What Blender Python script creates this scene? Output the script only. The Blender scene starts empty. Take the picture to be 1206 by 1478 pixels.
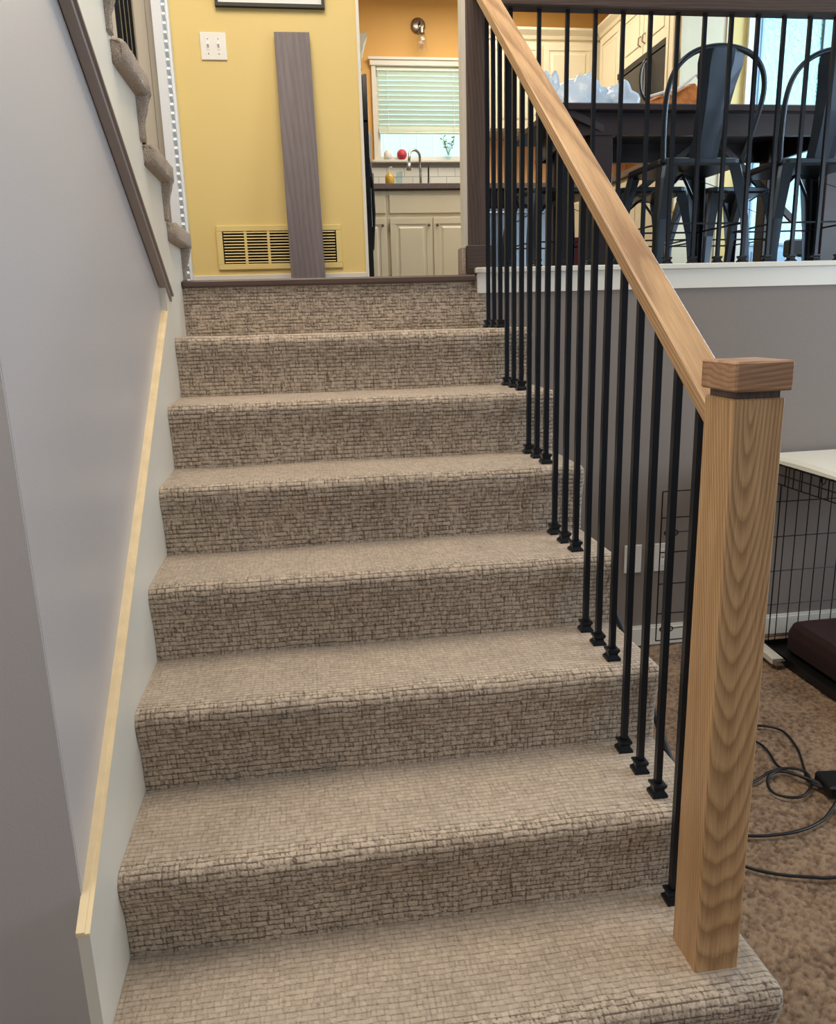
import bpy, math, random
import numpy as np
from mathutils import Matrix, Vector
random.seed(4); RNG = np.random.default_rng(4)
S = bpy.context.scene; COL = S.collection
PI = math.pi
# ------------------------------------------------------------------ camera
r_ = Vector((0.98892595, -0.14576716, -0.02788178)); u_ = Vector((0.06184164, 0.23396038, 0.97027736)); f_ = Vector((0.13491135, 0.96125672, -0.24038397))
cd = bpy.data.cameras.new('camera'); cam = bpy.data.objects.new('camera', cd); COL.objects.link(cam)
cd.sensor_fit = 'HORIZONTAL'; cd.sensor_width = 36; cd.lens = 1127.2215 / 1206 * 36; cd.clip_start = .02
cam.matrix_world = Matrix(((r_.x, u_.x, -f_.x, 0.39746), (r_.y, u_.y, -f_.y, -1.06173), (r_.z, u_.z, -f_.z, 1.37068), (0, 0, 0, 1)))
S.camera = cam
# ------------------------------------------------------------------ world, light, exposure
w = bpy.data.worlds.new('sky'); S.world = w; w.use_nodes = True
bg = w.node_tree.nodes['Background']; bg.inputs[0].default_value = (.50, .85, 1.0, 1); bg.inputs[1].default_value = 2.2
def area(name, loc, target, sx, sy, power, color):
    l = bpy.data.lights.new(name, 'AREA'); l.shape = 'RECTANGLE'; l.size = sx; l.size_y = sy; l.energy = power; l.color = color
    o = bpy.data.objects.new(name, l); COL.objects.link(o); o.location = loc
    o.rotation_euler = (Vector(target) - Vector(loc)).to_track_quat('-Z', 'Y').to_euler()
    return o
area('ceiling_lamp_light', (.5, .85, 3.95), (.5, .85, 0), 1.5, 1.8, 64, (1.0, .87, .72))
area('dining_fill_light', (4.85, 3.1, 2.9), (0, 1.8, 2.2), 1.6, 1.7, 115, (.60, .82, 1.0))  # added stand-in for the glass door's daylight, set out of view
area('lower_window_light', (4.9, -.3, 1.7), (0, .2, 1.5), 2.6, 1.5, 104, (.72, .85, 1.0))
area('entry_fill_light', (-1.45, -.75, 2.1), (1.1, 0, .7), 1.3, 1.6, 34, (1.0, .95, .86))  # added fill to brighten the newel's left face, no window modelled
area('rear_fill_light', (.2, -3.85, 2.2), (.4, 0, .8), 1.6, 1.3, 8, (.95, .97, 1.0))  # added fill behind the camera to brighten walls and steps
area('kitchen_lamp_light', (1.9, 5.0, 3.95), (1.9, 5.0, 0), 1.4, 1.4, 44, (1.0, .9, .76))
area('hall_lamp_light', (.2, 1.9, 3.95), (.3, 2.9, 2.2), .8, .8, 12, (1.0, .9, .75))
sl_ = bpy.data.lights.new('sun', 'SUN'); sl_.energy = 4.5; sl_.angle = .02; so_ = bpy.data.objects.new('sun', sl_); COL.objects.link(so_)
so_.rotation_euler = Vector((.55, .5, -.8)).to_track_quat('-Z', 'Y').to_euler()
S.view_settings.view_transform = 'Standard'; S.view_settings.look = 'None'; S.view_settings.exposure = 0.12; S.view_settings.gamma = 1
S.view_settings.use_curve_mapping = False
S.cycles.use_denoising = True; S.cycles.max_bounces = 6; S.cycles.diffuse_bounces = 4; S.cycles.transparent_max_bounces = 12
S.cycles.sample_clamp_indirect = 6; S.cycles.caustics_reflective = False; S.cycles.caustics_refractive = False
# ------------------------------------------------------------------ materials
MATS = {}
def srgb(c): return tuple(((x / 255) / 12.92 if x / 255 <= .04045 else ((x / 255 + .055) / 1.055) ** 2.4) for x in c) + (1,)
def mat(name, c, rough=.6, metal=0, noise=0, nscale=8, bump=0, bscale=60, spec=.5, alpha=None, trans=0, emit=None, es=0, stretch=(1, 1, 1)):
    m = bpy.data.materials.new(name); m.use_nodes = True; nt = m.node_tree; N = nt.nodes; L = nt.links
    b = N['Principled BSDF']; b.inputs['Base Color'].default_value = srgb(c); b.inputs['Roughness'].default_value = rough
    b.inputs['Metallic'].default_value = metal; b.inputs['Specular IOR Level'].default_value = spec
    b.inputs['Transmission Weight'].default_value = trans
    if alpha is not None: b.inputs['Alpha'].default_value = alpha
    if emit: b.inputs['Emission Color'].default_value = srgb(emit); b.inputs['Emission Strength'].default_value = es
    tc = N.new('ShaderNodeTexCoord'); mp = N.new('ShaderNodeMapping'); mp.inputs['Scale'].default_value = stretch; L.new(tc.outputs['Object'], mp.inputs[0])
    if noise:
        n = N.new('ShaderNodeTexNoise'); n.inputs['Scale'].default_value = nscale; n.inputs['Detail'].default_value = 5; L.new(mp.outputs[0], n.inputs['Vector'])
        mx = N.new('ShaderNodeMix'); mx.data_type = 'RGBA'; L.new(n.outputs[0], mx.inputs[0])
        mx.inputs[6].default_value = srgb([max(0, x * (1 - noise)) for x in c]); mx.inputs[7].default_value = srgb([min(255, x * (1 + noise)) for x in c])
        L.new(mx.outputs[2], b.inputs['Base Color'])
    if bump:
        n = N.new('ShaderNodeTexNoise'); n.inputs['Scale'].default_value = bscale; n.inputs['Detail'].default_value = 4; L.new(mp.outputs[0], n.inputs['Vector'])
        bp = N.new('ShaderNodeBump'); bp.inputs['Strength'].default_value = bump; bp.inputs['Distance'].default_value = .01; L.new(n.outputs[0], bp.inputs['Height']); L.new(bp.outputs[0], b.inputs['Normal'])
    MATS[name] = m; return m
def oak(name, light, dark, axis='Z', off=(0, 0, 0), tilt=.05, rough=.42, scale=30, contrast=1.0, dist=.045, nz=1.3, tilty=None, spin=.4):
    """ring pattern about an axis close to the board's length: cut flat it gives cathedral arches"""
    if tilty is None: tilty = tilt * .7
    m = bpy.data.materials.new(name); m.use_nodes = True; nt = m.node_tree; N = nt.nodes; L = nt.links; b = N['Principled BSDF']
    b.inputs['Roughness'].default_value = rough
    tc = N.new('ShaderNodeTexCoord'); mp = N.new('ShaderNodeMapping'); L.new(tc.outputs['Object'], mp.inputs[0]); mp.vector_type = 'POINT'
    rot = {'Z': (0, 0, 0), 'X': (0, PI / 2, 0), 'Y': (PI / 2, 0, 0), 'R': (PI / 2 - math.atan(.721), 0, 0)}[axis]
    mp.inputs['Rotation'].default_value = rot
    mp2 = N.new('ShaderNodeMapping'); mp2.inputs['Rotation'].default_value = (tilt, tilty, spin); mp2.inputs['Location'].default_value = off; L.new(mp.outputs[0], mp2.inputs[0])
    # distortion by long noise
    mp3 = N.new('ShaderNodeMapping'); mp3.inputs['Scale'].default_value = (8, 8, nz); L.new(mp2.outputs[0], mp3.inputs[0])
    n1 = N.new('ShaderNodeTexNoise'); n1.inputs['Scale'].default_value = 1; n1.inputs['Detail'].default_value = 2; L.new(mp3.outputs[0], n1.inputs['Vector'])
    va = N.new('ShaderNodeVectorMath'); va.operation = 'MULTIPLY_ADD'; L.new(n1.outputs['Color'], va.inputs[0]); va.inputs[1].default_value = (dist, dist, 0); L.new(mp2.outputs[0], va.inputs[2])
    sp = N.new('ShaderNodeSeparateXYZ'); L.new(va.outputs[0], sp.inputs[0])
    le = N.new('ShaderNodeVectorMath'); le.operation = 'LENGTH'; cb = N.new('ShaderNodeCombineXYZ'); L.new(sp.outputs[0], cb.inputs[0]); L.new(sp.outputs[1], cb.inputs[1]); L.new(cb.outputs[0], le.inputs[0])
    mu = N.new('ShaderNodeMath'); mu.operation = 'MULTIPLY'; mu.inputs[1].default_value = scale * 3.6; L.new(le.outputs['Value'], mu.inputs[0])
    fr = N.new('ShaderNodeMath'); fr.operation = 'FRACT'; L.new(mu.outputs[0], fr.inputs[0])
    rp = N.new('ShaderNodeValToRGB'); L.new(fr.outputs[0], rp.inputs[0]); e = rp.color_ramp.elements
    e[0].position = 0; e[0].color = (.0, .0, .0, 1); e[1].position = .45; e[1].color = (.75, .75, .75, 1)
    x = e.new(.75); x.color = (1, 1, 1, 1); x = e.new(.93); x.color = (.55, .55, .55, 1); x = e.new(1); x.color = (.0, .0, .0, 1)
    # pores
    mp4 = N.new('ShaderNodeMapping'); mp4.inputs['Scale'].default_value = (520, 520, 14); L.new(mp.outputs[0], mp4.inputs[0])
    n2 = N.new('ShaderNodeTexNoise'); n2.inputs['Scale'].default_value = 1; n2.inputs['Detail'].default_value = 3; L.new(mp4.outputs[0], n2.inputs['Vector'])
    mp5 = N.new('ShaderNodeMapping'); mp5.inputs['Scale'].default_value = (30, 30, 1.5); L.new(mp.outputs[0], mp5.inputs[0])
    n3 = N.new('ShaderNodeTexNoise'); n3.inputs['Scale'].default_value = 1; n3.inputs['Detail'].default_value = 2; L.new(mp5.outputs[0], n3.inputs['Vector'])
    m1 = N.new('ShaderNodeMath'); m1.operation = 'MULTIPLY_ADD'; L.new(n2.outputs[0], m1.inputs[0]); m1.inputs[1].default_value = .9; m1.inputs[2].default_value = -.45
    m3 = N.new('ShaderNodeMath'); m3.operation = 'MULTIPLY_ADD'; L.new(n3.outputs[0], m3.inputs[0]); m3.inputs[1].default_value = .8; m3.inputs[2].default_value = -.4
    m2 = N.new('ShaderNodeMath'); m2.operation = 'MULTIPLY_ADD'; L.new(rp.outputs[0], m2.inputs[0]); m2.inputs[1].default_value = .62 * contrast; L.new(m1.outputs[0], m2.inputs[2])
    m4 = N.new('ShaderNodeMath'); m4.operation = 'ADD'; m4.use_clamp = True; L.new(m2.outputs[0], m4.inputs[0]); L.new(m3.outputs[0], m4.inputs[1])
    m5 = N.new('ShaderNodeMath'); m5.operation = 'ADD'; m5.use_clamp = True; L.new(m4.outputs[0], m5.inputs[0]); m5.inputs[1].default_value = .22
    mx = N.new('ShaderNodeMix'); mx.data_type = 'RGBA'; L.new(m5.outputs[0], mx.inputs[0]); mx.inputs[6].default_value = srgb(dark); mx.inputs[7].default_value = srgb(light)
    L.new(mx.outputs[2], b.inputs['Base Color'])
    bp = N.new('ShaderNodeBump'); bp.inputs['Strength'].default_value = .15; bp.inputs['Distance'].default_value = .002; L.new(n2.outputs[0], bp.inputs['Height']); L.new(bp.outputs[0], b.inputs['Normal'])
    MATS[name] = m; return m
def carpet(name, tuft, groove, fuzz=900):
    m = bpy.data.materials.new(name); m.use_nodes = True; nt = m.node_tree; N = nt.nodes; L = nt.links; b = N['Principled BSDF']
    b.inputs['Roughness'].default_value = .95; b.inputs['Specular IOR Level'].default_value = .1
    b.inputs['Sheen Weight'].default_value = .15
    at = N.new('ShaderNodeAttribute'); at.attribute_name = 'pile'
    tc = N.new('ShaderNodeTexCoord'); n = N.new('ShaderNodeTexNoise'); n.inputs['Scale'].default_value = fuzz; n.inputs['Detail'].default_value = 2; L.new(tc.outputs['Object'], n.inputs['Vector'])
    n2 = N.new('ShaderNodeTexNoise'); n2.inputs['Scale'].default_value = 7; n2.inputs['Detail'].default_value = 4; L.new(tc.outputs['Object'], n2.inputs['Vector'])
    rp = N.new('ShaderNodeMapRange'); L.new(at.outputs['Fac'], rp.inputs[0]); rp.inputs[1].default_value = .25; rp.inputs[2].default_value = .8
    mx = N.new('ShaderNodeMix'); mx.data_type = 'RGBA'; L.new(rp.outputs[0], mx.inputs[0]); mx.inputs[6].default_value = srgb(groove); mx.inputs[7].default_value = srgb(tuft)  # low pile darkened: backing colour plus shade between tufts
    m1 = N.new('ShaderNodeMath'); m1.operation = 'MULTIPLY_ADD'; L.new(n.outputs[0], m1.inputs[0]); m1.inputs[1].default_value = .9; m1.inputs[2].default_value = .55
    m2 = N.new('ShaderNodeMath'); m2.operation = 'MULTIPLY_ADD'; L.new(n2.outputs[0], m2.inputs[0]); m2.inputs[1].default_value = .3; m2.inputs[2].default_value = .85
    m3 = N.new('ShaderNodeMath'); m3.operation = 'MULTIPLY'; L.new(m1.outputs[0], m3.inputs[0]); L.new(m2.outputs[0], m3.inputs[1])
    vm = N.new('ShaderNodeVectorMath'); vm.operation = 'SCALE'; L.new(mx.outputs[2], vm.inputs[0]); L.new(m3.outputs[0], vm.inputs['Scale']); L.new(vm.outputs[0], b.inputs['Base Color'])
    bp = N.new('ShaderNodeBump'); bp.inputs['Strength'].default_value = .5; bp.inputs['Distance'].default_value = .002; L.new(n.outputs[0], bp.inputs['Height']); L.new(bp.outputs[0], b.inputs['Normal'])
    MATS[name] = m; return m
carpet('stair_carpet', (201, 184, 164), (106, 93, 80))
carpet('shag', (156, 130, 104), (96, 74, 56), 500)
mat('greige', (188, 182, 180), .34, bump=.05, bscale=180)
mat('greige_shaded', (134, 123, 114), .6, bump=.08, bscale=180)  # same greige paint, darkened for the half wall's shade
mat('yellow_paint', (228, 202, 130), .6, bump=.05, bscale=150)
mat('ochre_paint', (226, 176, 96), .6, bump=.05, bscale=150)
mat('white_trim', (226, 222, 210), .4, bump=.03, bscale=40)
mat('skirt_white', (222, 216, 202), .4, noise=.03, nscale=4)
mat('pale_edge', (236, 214, 172), .5, noise=.08, nscale=25)  # paler than the skirt board below, slightly mottled
mat('upper_carpet', (172, 156, 140), .95, noise=.35, nscale=320, bump=1.0, bscale=260)
mat('shaded_trim', (150, 137, 128), .5)  # underside shade put into the moulding's colour
mat('ceiling_white', (225, 222, 215), .8)
oak('oak_newel', (212, 172, 124), (136, 98, 62), 'Z', (-.022, .165, .0), .13, scale=42, contrast=.9, dist=.036, nz=1.2, tilty=.02, spin=0)
oak('oak_cap', (190, 148, 112), (122, 88, 64), 'X', (.05, .03, .0), .15, scale=34, contrast=.8)
oak('oak_rail', (210, 172, 126), (132, 94, 60), 'R', (.0, .045, .02), .018, scale=36, contrast=.9, dist=.03, nz=.45)
oak('dark_wood', (98, 80, 70), (54, 42, 36), 'Z', (.05, .05, 0), .05, scale=24, contrast=.7)
oak('dark_rail_wood', (92, 76, 68), (54, 42, 36), 'X', (.05, .05, 0), .03, scale=24, contrast=.7)
oak('plank_wood', (124, 112, 112), (78, 68, 72), 'Z', (.10, .05, 0), .07, scale=11, contrast=.45, rough=.5)
mat('landing_wood', (82, 66, 58), .45, noise=.2, nscale=12, stretch=(.3, 3, 3))
mat('black_iron', (22, 28, 35), .32, metal=.4, bump=.05, bscale=300)
mat('black_wire', (14, 13, 13), .4, metal=.4)
mat('black_plastic', (16, 16, 17), .45)
mat('black_gloss', (16, 17, 20), .12)
mat('cream_cabinet', (226, 214, 184), .4, noise=.02, nscale=6)
mat('counter', (92, 80, 74), .35, noise=.45, nscale=90)
mat('tile_white', (226, 226, 216), .15)
mat('grout', (170, 168, 158), .8)
mat('undercabinet_glow', (246, 196, 138), .5)  # under-cabinet light put into the backsplash colour
mat('chrome', (200, 200, 200), .15, metal=1)
mat('nickel', (150, 140, 130), .25, metal=1)
mat('steel', (160, 175, 188), .28, metal=1, noise=.08, nscale=5)
mat('gunmetal', (62, 70, 78), .3, metal=.75, noise=.15, nscale=9)
mat('table_wood', (52, 44, 46), .35, noise=.15, nscale=10, stretch=(.3, 3, 3))
mat('blind_white', (236, 246, 228), .5)
mat('fence_white', (230, 236, 236), .7)
mat('door_bluelit', (170, 205, 232), .4)  # white door, blue daylight put into its colour
mat('vent_cream', (232, 208, 136), .45)
mat('duct_shade', (28, 24, 20), .9)
mat('plate_white', (236, 234, 226), .35)
mat('paper', (236, 236, 232), .6)
mat('beige_panel', (196, 188, 172), .5)
mat('louvre_white', (228, 232, 236), .45)
mat('maroon', (46, 22, 20), .95, bump=.5, bscale=250)
mat('cover_cloth', (226, 224, 212), .9, bump=.4, bscale=30)
mat('bag_plastic', (196, 216, 236), .25, bump=.8, bscale=25)
mat('brown_crust', (176, 112, 58), .8, noise=.35, nscale=40, bump=.6, bscale=60)
mat('red_ball', (206, 70, 84), .5); mat('soap_yellow', (212, 170, 70), .2); mat('leaf_green', (88, 120, 84), .7)
mat('red_box', (150, 44, 48), .6)
mat('blue_magnet', (60, 100, 170), .5)
mat('bulb', (255, 240, 220), .2)
def glass(name, col=(1, 1, 1, 1), mixf=.1, bump=0):
    m = bpy.data.materials.new(name); m.use_nodes = True; nt = m.node_tree; N = nt.nodes; L = nt.links; N.remove(N['Principled BSDF']); out = N['Material Output']
    t = N.new('ShaderNodeBsdfTransparent'); t.inputs[0].default_value = col; g = N.new('ShaderNodeBsdfGlossy'); g.inputs['Roughness'].default_value = .08
    mx = N.new('ShaderNodeMixShader'); mx.inputs[0].default_value = mixf; L.new(t.outputs[0], mx.inputs[1]); L.new(g.outputs[0], mx.inputs[2]); L.new(mx.outputs[0], out.inputs[0])
    MATS[name] = m
glass('clear_glass'); glass('tint_glass', (.9, .98, 1, 1), .08)
# frosted, rippled pane
m = bpy.data.materials.new('rippled_glass'); m.use_nodes = True; N = m.node_tree.nodes; L = m.node_tree.links; b = N['Principled BSDF']
b.inputs['Base Color'].default_value = (.72, .95, 1, 1); b.inputs['Transmission Weight'].default_value = 1; b.inputs['Roughness'].default_value = .35; b.inputs['IOR'].default_value = 1.2
tc = N.new('ShaderNodeTexCoord'); mp = N.new('ShaderNodeMapping'); mp.inputs['Scale'].default_value = (1.6, 1, 1); mp.inputs['Rotation'].default_value = (0, .6, 0); L.new(tc.outputs['Object'], mp.inputs[0])
n = N.new('ShaderNodeTexNoise'); n.inputs['Scale'].default_value = 28; n.inputs['Distortion'].default_value = 1.5; L.new(mp.outputs[0], n.inputs[0])
bp = N.new('ShaderNodeBump'); bp.inputs['Strength'].default_value = .8; bp.inputs['Distance'].default_value = .02; L.new(n.outputs[0], bp.inputs['Height']); L.new(bp.outputs[0], b.inputs['Normal'])
MATS['rippled_glass'] = m
# ------------------------------------------------------------------ mesh helpers
class MB:
    def __init__(s): s.v = []; s.f = []
    def add(s, vs, fs):
        o = len(s.v); s.v += [tuple(v) for v in vs]; s.f += [tuple(i + o for i in f) for f in fs]; return s
    def box(s, x0, x1, y0, y1, z0, z1, b=0):
        if b <= 0:
            return s.add([(x, y, z) for x in (x0, x1) for y in (y0, y1) for z in (z0, z1)],
                         [(0, 1, 3, 2), (4, 6, 7, 5), (0, 4, 5, 1), (2, 3, 7, 6), (0, 2, 6, 4), (1, 5, 7, 3)])
        # chamfered box: 24 verts
        X = (x0, x1); Y = (y0, y1); Z = (z0, z1); vs = []; idx = {}
        for i in (0, 1):
            for j in (0, 1):
                for k in (0, 1):
                    sx, sy, sz = (1, -1)[i], (1, -1)[j], (1, -1)[k]
                    for a in range(3):
                        d = [b * sx, b * sy, b * sz]; d[a] = 0
                        idx[i, j, k, a] = len(vs); vs.append((X[i] + d[0], Y[j] + d[1], Z[k] + d[2]))
        fs = []
        for i in (0, 1):
            q = [idx[i, 0, 0, 0], idx[i, 0, 1, 0], idx[i, 1, 1, 0], idx[i, 1, 0, 0]]; fs.append(q if i == 0 else q[::-1])
            q = [idx[0, i, 0, 1], idx[1, i, 0, 1], idx[1, i, 1, 1], idx[0, i, 1, 1]]; fs.append(q if i == 0 else q[::-1])
            q = [idx[0, 0, i, 2], idx[0, 1, i, 2], idx[1, 1, i, 2], idx[1, 0, i, 2]]; fs.append(q if i == 0 else q[::-1])
        for i in (0, 1):
            for j in (0, 1):
                fs.append([idx[i, j, 0, 0], idx[i, j, 0, 1], idx[i, j, 1, 1], idx[i, j, 1, 0]])
                fs.append([idx[i, 0, j, 0], idx[i, 1, j, 0], idx[i, 1, j, 2], idx[i, 0, j, 2]])
                fs.append([idx[0, i, j, 1], idx[1, i, j, 1], idx[1, i, j, 2], idx[0, i, j, 2]])
                for k in (0, 1): fs.append([idx[i, j, k, 0], idx[i, j, k, 1], idx[i, j, k, 2]])
        return s.add(vs, fs)
    def ring(s, rings, cap=True, close=False):
        n = len(rings[0]); vs = [p for r in rings for p in r]; fs = []
        m = len(rings)
        for i in range(m if close else m - 1):
            for j in range(n):
                a = i * n + j; b = i * n + (j + 1) % n; c = ((i + 1) % m) * n + (j + 1) % n; d = ((i + 1) % m) * n + j
                fs.append((a, b, c, d))
        if cap and not close: fs += [tuple(range(n - 1, -1, -1)), tuple(range((m - 1) * n, m * n))]
        return s.add(vs, fs)
    def tube(s, pts, r, n=8, rr=None, close=False):
        P = [Vector(p) for p in pts]; rings = []; up = Vector((0, 0, 1)); m = len(P)
        T = [((P[(i + 1) % m] - P[i - 1]) if close else (P[min(i + 1, m - 1)] - P[max(i - 1, 0)])).normalized() for i in range(m)]
        a = T[0].orthogonal().normalized()
        for i in range(m):
            a = (a - T[i] * a.dot(T[i])).normalized(); b = T[i].cross(a); R = rr[i] if rr else r
            rings.append([tuple(P[i] + a * R * math.cos(2 * PI * k / n) + b * R * math.sin(2 * PI * k / n)) for k in range(n)])
        return s.ring(rings, close=close)
    def lathe(s, prof, c=(0, 0, 0), n=20, axis='Z'):
        rings = []
        for r, z in prof:
            ring = []
            for k in range(n):
                a = 2 * PI * k / n; x, y = r * math.cos(a), r * math.sin(a)
                ring.append({'Z': (c[0] + x, c[1] + y, c[2] + z), 'Y': (c[0] + x, c[1] - z, c[2] + y), 'X': (c[0] + z, c[1] + x, c[2] + y)}[axis])
            rings.append(ring)
        return s.ring(rings)
    def sq(s, prof, cx=0, cy=0):   # square lathe: list of (half width, z)
        return s.ring([[(cx - h, cy - h, z), (cx + h, cy - h, z), (cx + h, cy + h, z), (cx - h, cy + h, z)] for h, z in prof])
    def bar(s, p, q, w, h, up=(0, 0, 1)):
        p = Vector(p); q = Vector(q); t = (q - p).normalized(); a = t.cross(Vector(up)).normalized(); b = a.cross(t)
        return s.ring([[tuple(c + a * w / 2 * i + b * h / 2 * j) for i, j in ((-1, -1), (1, -1), (1, 1), (-1, 1))] for c in (p, q)])
    def prism(s, poly, x0, x1, ax='X'):
        mk = {'X': lambda a, b, c: (c, a, b), 'Y': lambda a, b, c: (a, c, b), 'Z': lambda a, b, c: (a, b, c)}[ax]
        return s.ring([[mk(a, b, x0) for a, b in poly], [mk(a, b, x1) for a, b in poly]])
def fixn(me):
    import bmesh
    bm = bmesh.new(); bm.from_mesh(me); bmesh.ops.recalc_face_normals(bm, faces=bm.faces); bm.to_mesh(me); bm.free()
def wloc(o):
    v = Vector((0, 0, 0))
    while o: v = v + o.location; o = o.parent
    return v
def obj(name, mb, m, parent=None, smooth=False, loc=None, label=None, world=True):
    """loc given: mb is local to loc. world: coordinates are world ones, shifted to the parent's origin"""
    off = Vector((0, 0, 0))
    if parent is not None and world: off = wloc(parent)
    o_loc = Vector(loc) if loc is not None else Vector((0, 0, 0))
    me = bpy.data.meshes.new(name)
    if loc is None and parent is None and world:      # origin at base centre
        A = np.array(mb.v); c = Vector(((A[:, 0].min() + A[:, 0].max()) / 2, (A[:, 1].min() + A[:, 1].max()) / 2, A[:, 2].min())); o_loc = c; vs = [tuple(Vector(v) - c) for v in mb.v]
    elif loc is not None: vs = mb.v; o_loc = o_loc - off
    else: vs = [tuple(Vector(v) - off) for v in mb.v]
    me.from_pydata(vs, [], mb.f); me.validate(); fixn(me)
    if smooth: me.shade_smooth()
    me.materials.append(MATS[m]); o = bpy.data.objects.new(name, me); COL.objects.link(o); o.location = o_loc
    if parent is not None: o.parent = parent
    if label: o['label'] = label
    return o
def thing(name, label, cat, loc, group=None, rotz=0):
    o = bpy.data.objects.new(name, None); COL.objects.link(o); o.location = loc; o.rotation_euler = (0, 0, rotz); o['label'] = label; o['category'] = cat
    o.empty_display_size = .05
    if group: o['group'] = group
    return o
def tag(o, label, cat, group=None):
    o['label'] = label; o['category'] = cat
    if group: o['group'] = group
    return o
def struct(name, mb, m, label, smooth=False):
    o = obj(name, mb, m, smooth=smooth); o['kind'] = 'structure'; o['label'] = label; o['category'] = name.split('_')[0]; return o
def sthing(name, label, cat, loc):
    o = thing(name, label, cat, loc); o['kind'] = 'structure'; return o
def dup(o, parent=None):
    c = o.copy(); COL.objects.link(c); c.parent = parent
    for ch in list(o.children): dup(ch, c)
    return c
FL = 1.52; CE = 4.05; R = .19; RUN = .2662; W = 1.18; YL = 7 * RUN
# ------------------------------------------------------------------ large structure
struct('floor_upper', MB().box(-1.3, 3.4, YL + .02, 6.4, FL - .12, FL), 'landing_wood', 'dark wood floor of the upper level reaching from stair head to kitchen')
struct('ceiling', MB().box(-1.5, 5.1, -4.1, 6.5, CE, CE + .1), 'ceiling_white', 'plain white ceiling over stairs and kitchen')
struct('wall_back', MB().box(-1.5, 5.1, -4.1, -4.0, 0, CE), 'greige', 'greige wall behind the viewer, facing the stairs')
struct('wall_far_right', MB().box(5.0, 5.1, -4.0, 4.47, 0, CE), 'greige', 'greige side wall at the right end of the lower room')
wn = MB(); wn.prism([(.125, 0), (.125, 2.33), (1.564, 1.455), (1.95, 1.455), (1.95, 0)], -.12, -.02)
wl = struct('wall_left', wn, 'greige', 'smooth pale greige wall below the upper flight, left of the carpeted stairs')
struct('wall_left_front', MB().box(-1.5, -.0205, .12, .165, 0, CE), 'greige', 'grey wall end facing the viewer at the far left edge')
struct('wall_hall_left', MB().box(-1.4, -1.3, .2, 6.4, 0, CE), 'greige', 'hidden greige side wall left of the upper flight')
struct('wall_entry_left', MB().box(-1.6, -1.5, -4.1, .22, 0, CE), 'greige', 'greige side wall left of the entry behind the viewer')
# half wall under the landing railing
hw = sthing('wall_half', 'greige half wall under the black balusters, rising from the lower carpet', 'wall', (2.9, 1.92, 0))
obj('wall_face', MB().box(1.09, 5.0, YL, 1.99, 0, 1.52), 'greige_shaded', hw)
cp = MB(); cp.box(1.045, 5.0, YL - .022, 2.01, 1.525, 1.545, .003); cp.box(1.05, 5.0, YL - .010, YL + .004, 1.455, 1.525)
tr = struct('trim_1', cp, 'white_trim', 'cream painted cap and fascia board running under the black landing balusters')
b = MB(); b.box(1.2, 5.0, YL - .014, YL, 0, .075); b.box(1.2, 5.0, YL - .009, YL, .075, .085)
struct('baseboard_half_wall', b, 'white_trim', 'white baseboard along the greige half wall in the lower room')
# yellow wall
yw = struct('wall_yellow', MB().box(-.09, .745, 2.95, 3.07, FL, CE), 'yellow_paint', 'yellow wall facing the stair head, behind the leaning grey plank')
struct('trim_2', MB().box(.738, .752, 2.944, 3.075, FL, CE), 'white_trim', 'thin white corner bead down the right edge of the yellow wall')
struct('baseboard_yellow', MB().box(-.09, .738, 2.936, 2.95, FL, FL + .078, .002), 'white_trim', 'white baseboard at the foot of the yellow wall')
b = MB(); b.box(-1.3, -.135, 2.95, 3.0, FL, CE)
for i in range(22): b.box(-1.28 + i * .052, -1.28 + i * .052 + .048, 2.942, 2.95, FL, CE)
struct('wall_panelled', b, 'beige_panel', 'beige grooved wall seen between upper stair ends and the yellow wall')
# far kitchen wall with window opening X1.17-1.95 Z2.72-3.46
b = MB(); b.box(.0, 1.17, 6.3, 6.4, FL, CE); b.box(1.95, 3.5, 6.3, 6.4, FL, CE); b.box(1.17, 1.95, 6.3, 6.4, FL, 2.72); b.box(1.17, 1.95, 6.3, 6.4, 3.47, CE)
struct('wall_kitchen', b, 'ochre_paint', 'golden yellow kitchen wall around the sink window')
struct('wall_kitchen_left', MB().box(-.1, 0, 3.07, 6.4, FL, CE), 'ochre_paint', 'golden yellow side wall behind the refrigerator')
struct('wall_kitchen_right', MB().box(3.45, 3.50, 4.47, 6.4, FL, CE), 'ochre_paint', 'golden yellow side wall behind the range cabinets')
struct('wall_dining', MB().box(3.335, 3.478, 4.37, 4.47, FL, CE).box(3.478, 5.0, 4.37, 4.47, 3.86, CE), 'yellow_paint', 'narrow yellow wall strip between cream pantry and rippled glass door')
struct('floor_dining', MB().box(3.4, 5.1, YL + .02, 4.5, FL - .12, FL - .0005), 'landing_wood', 'dark wood floor below the dining table and glass door')
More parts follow.
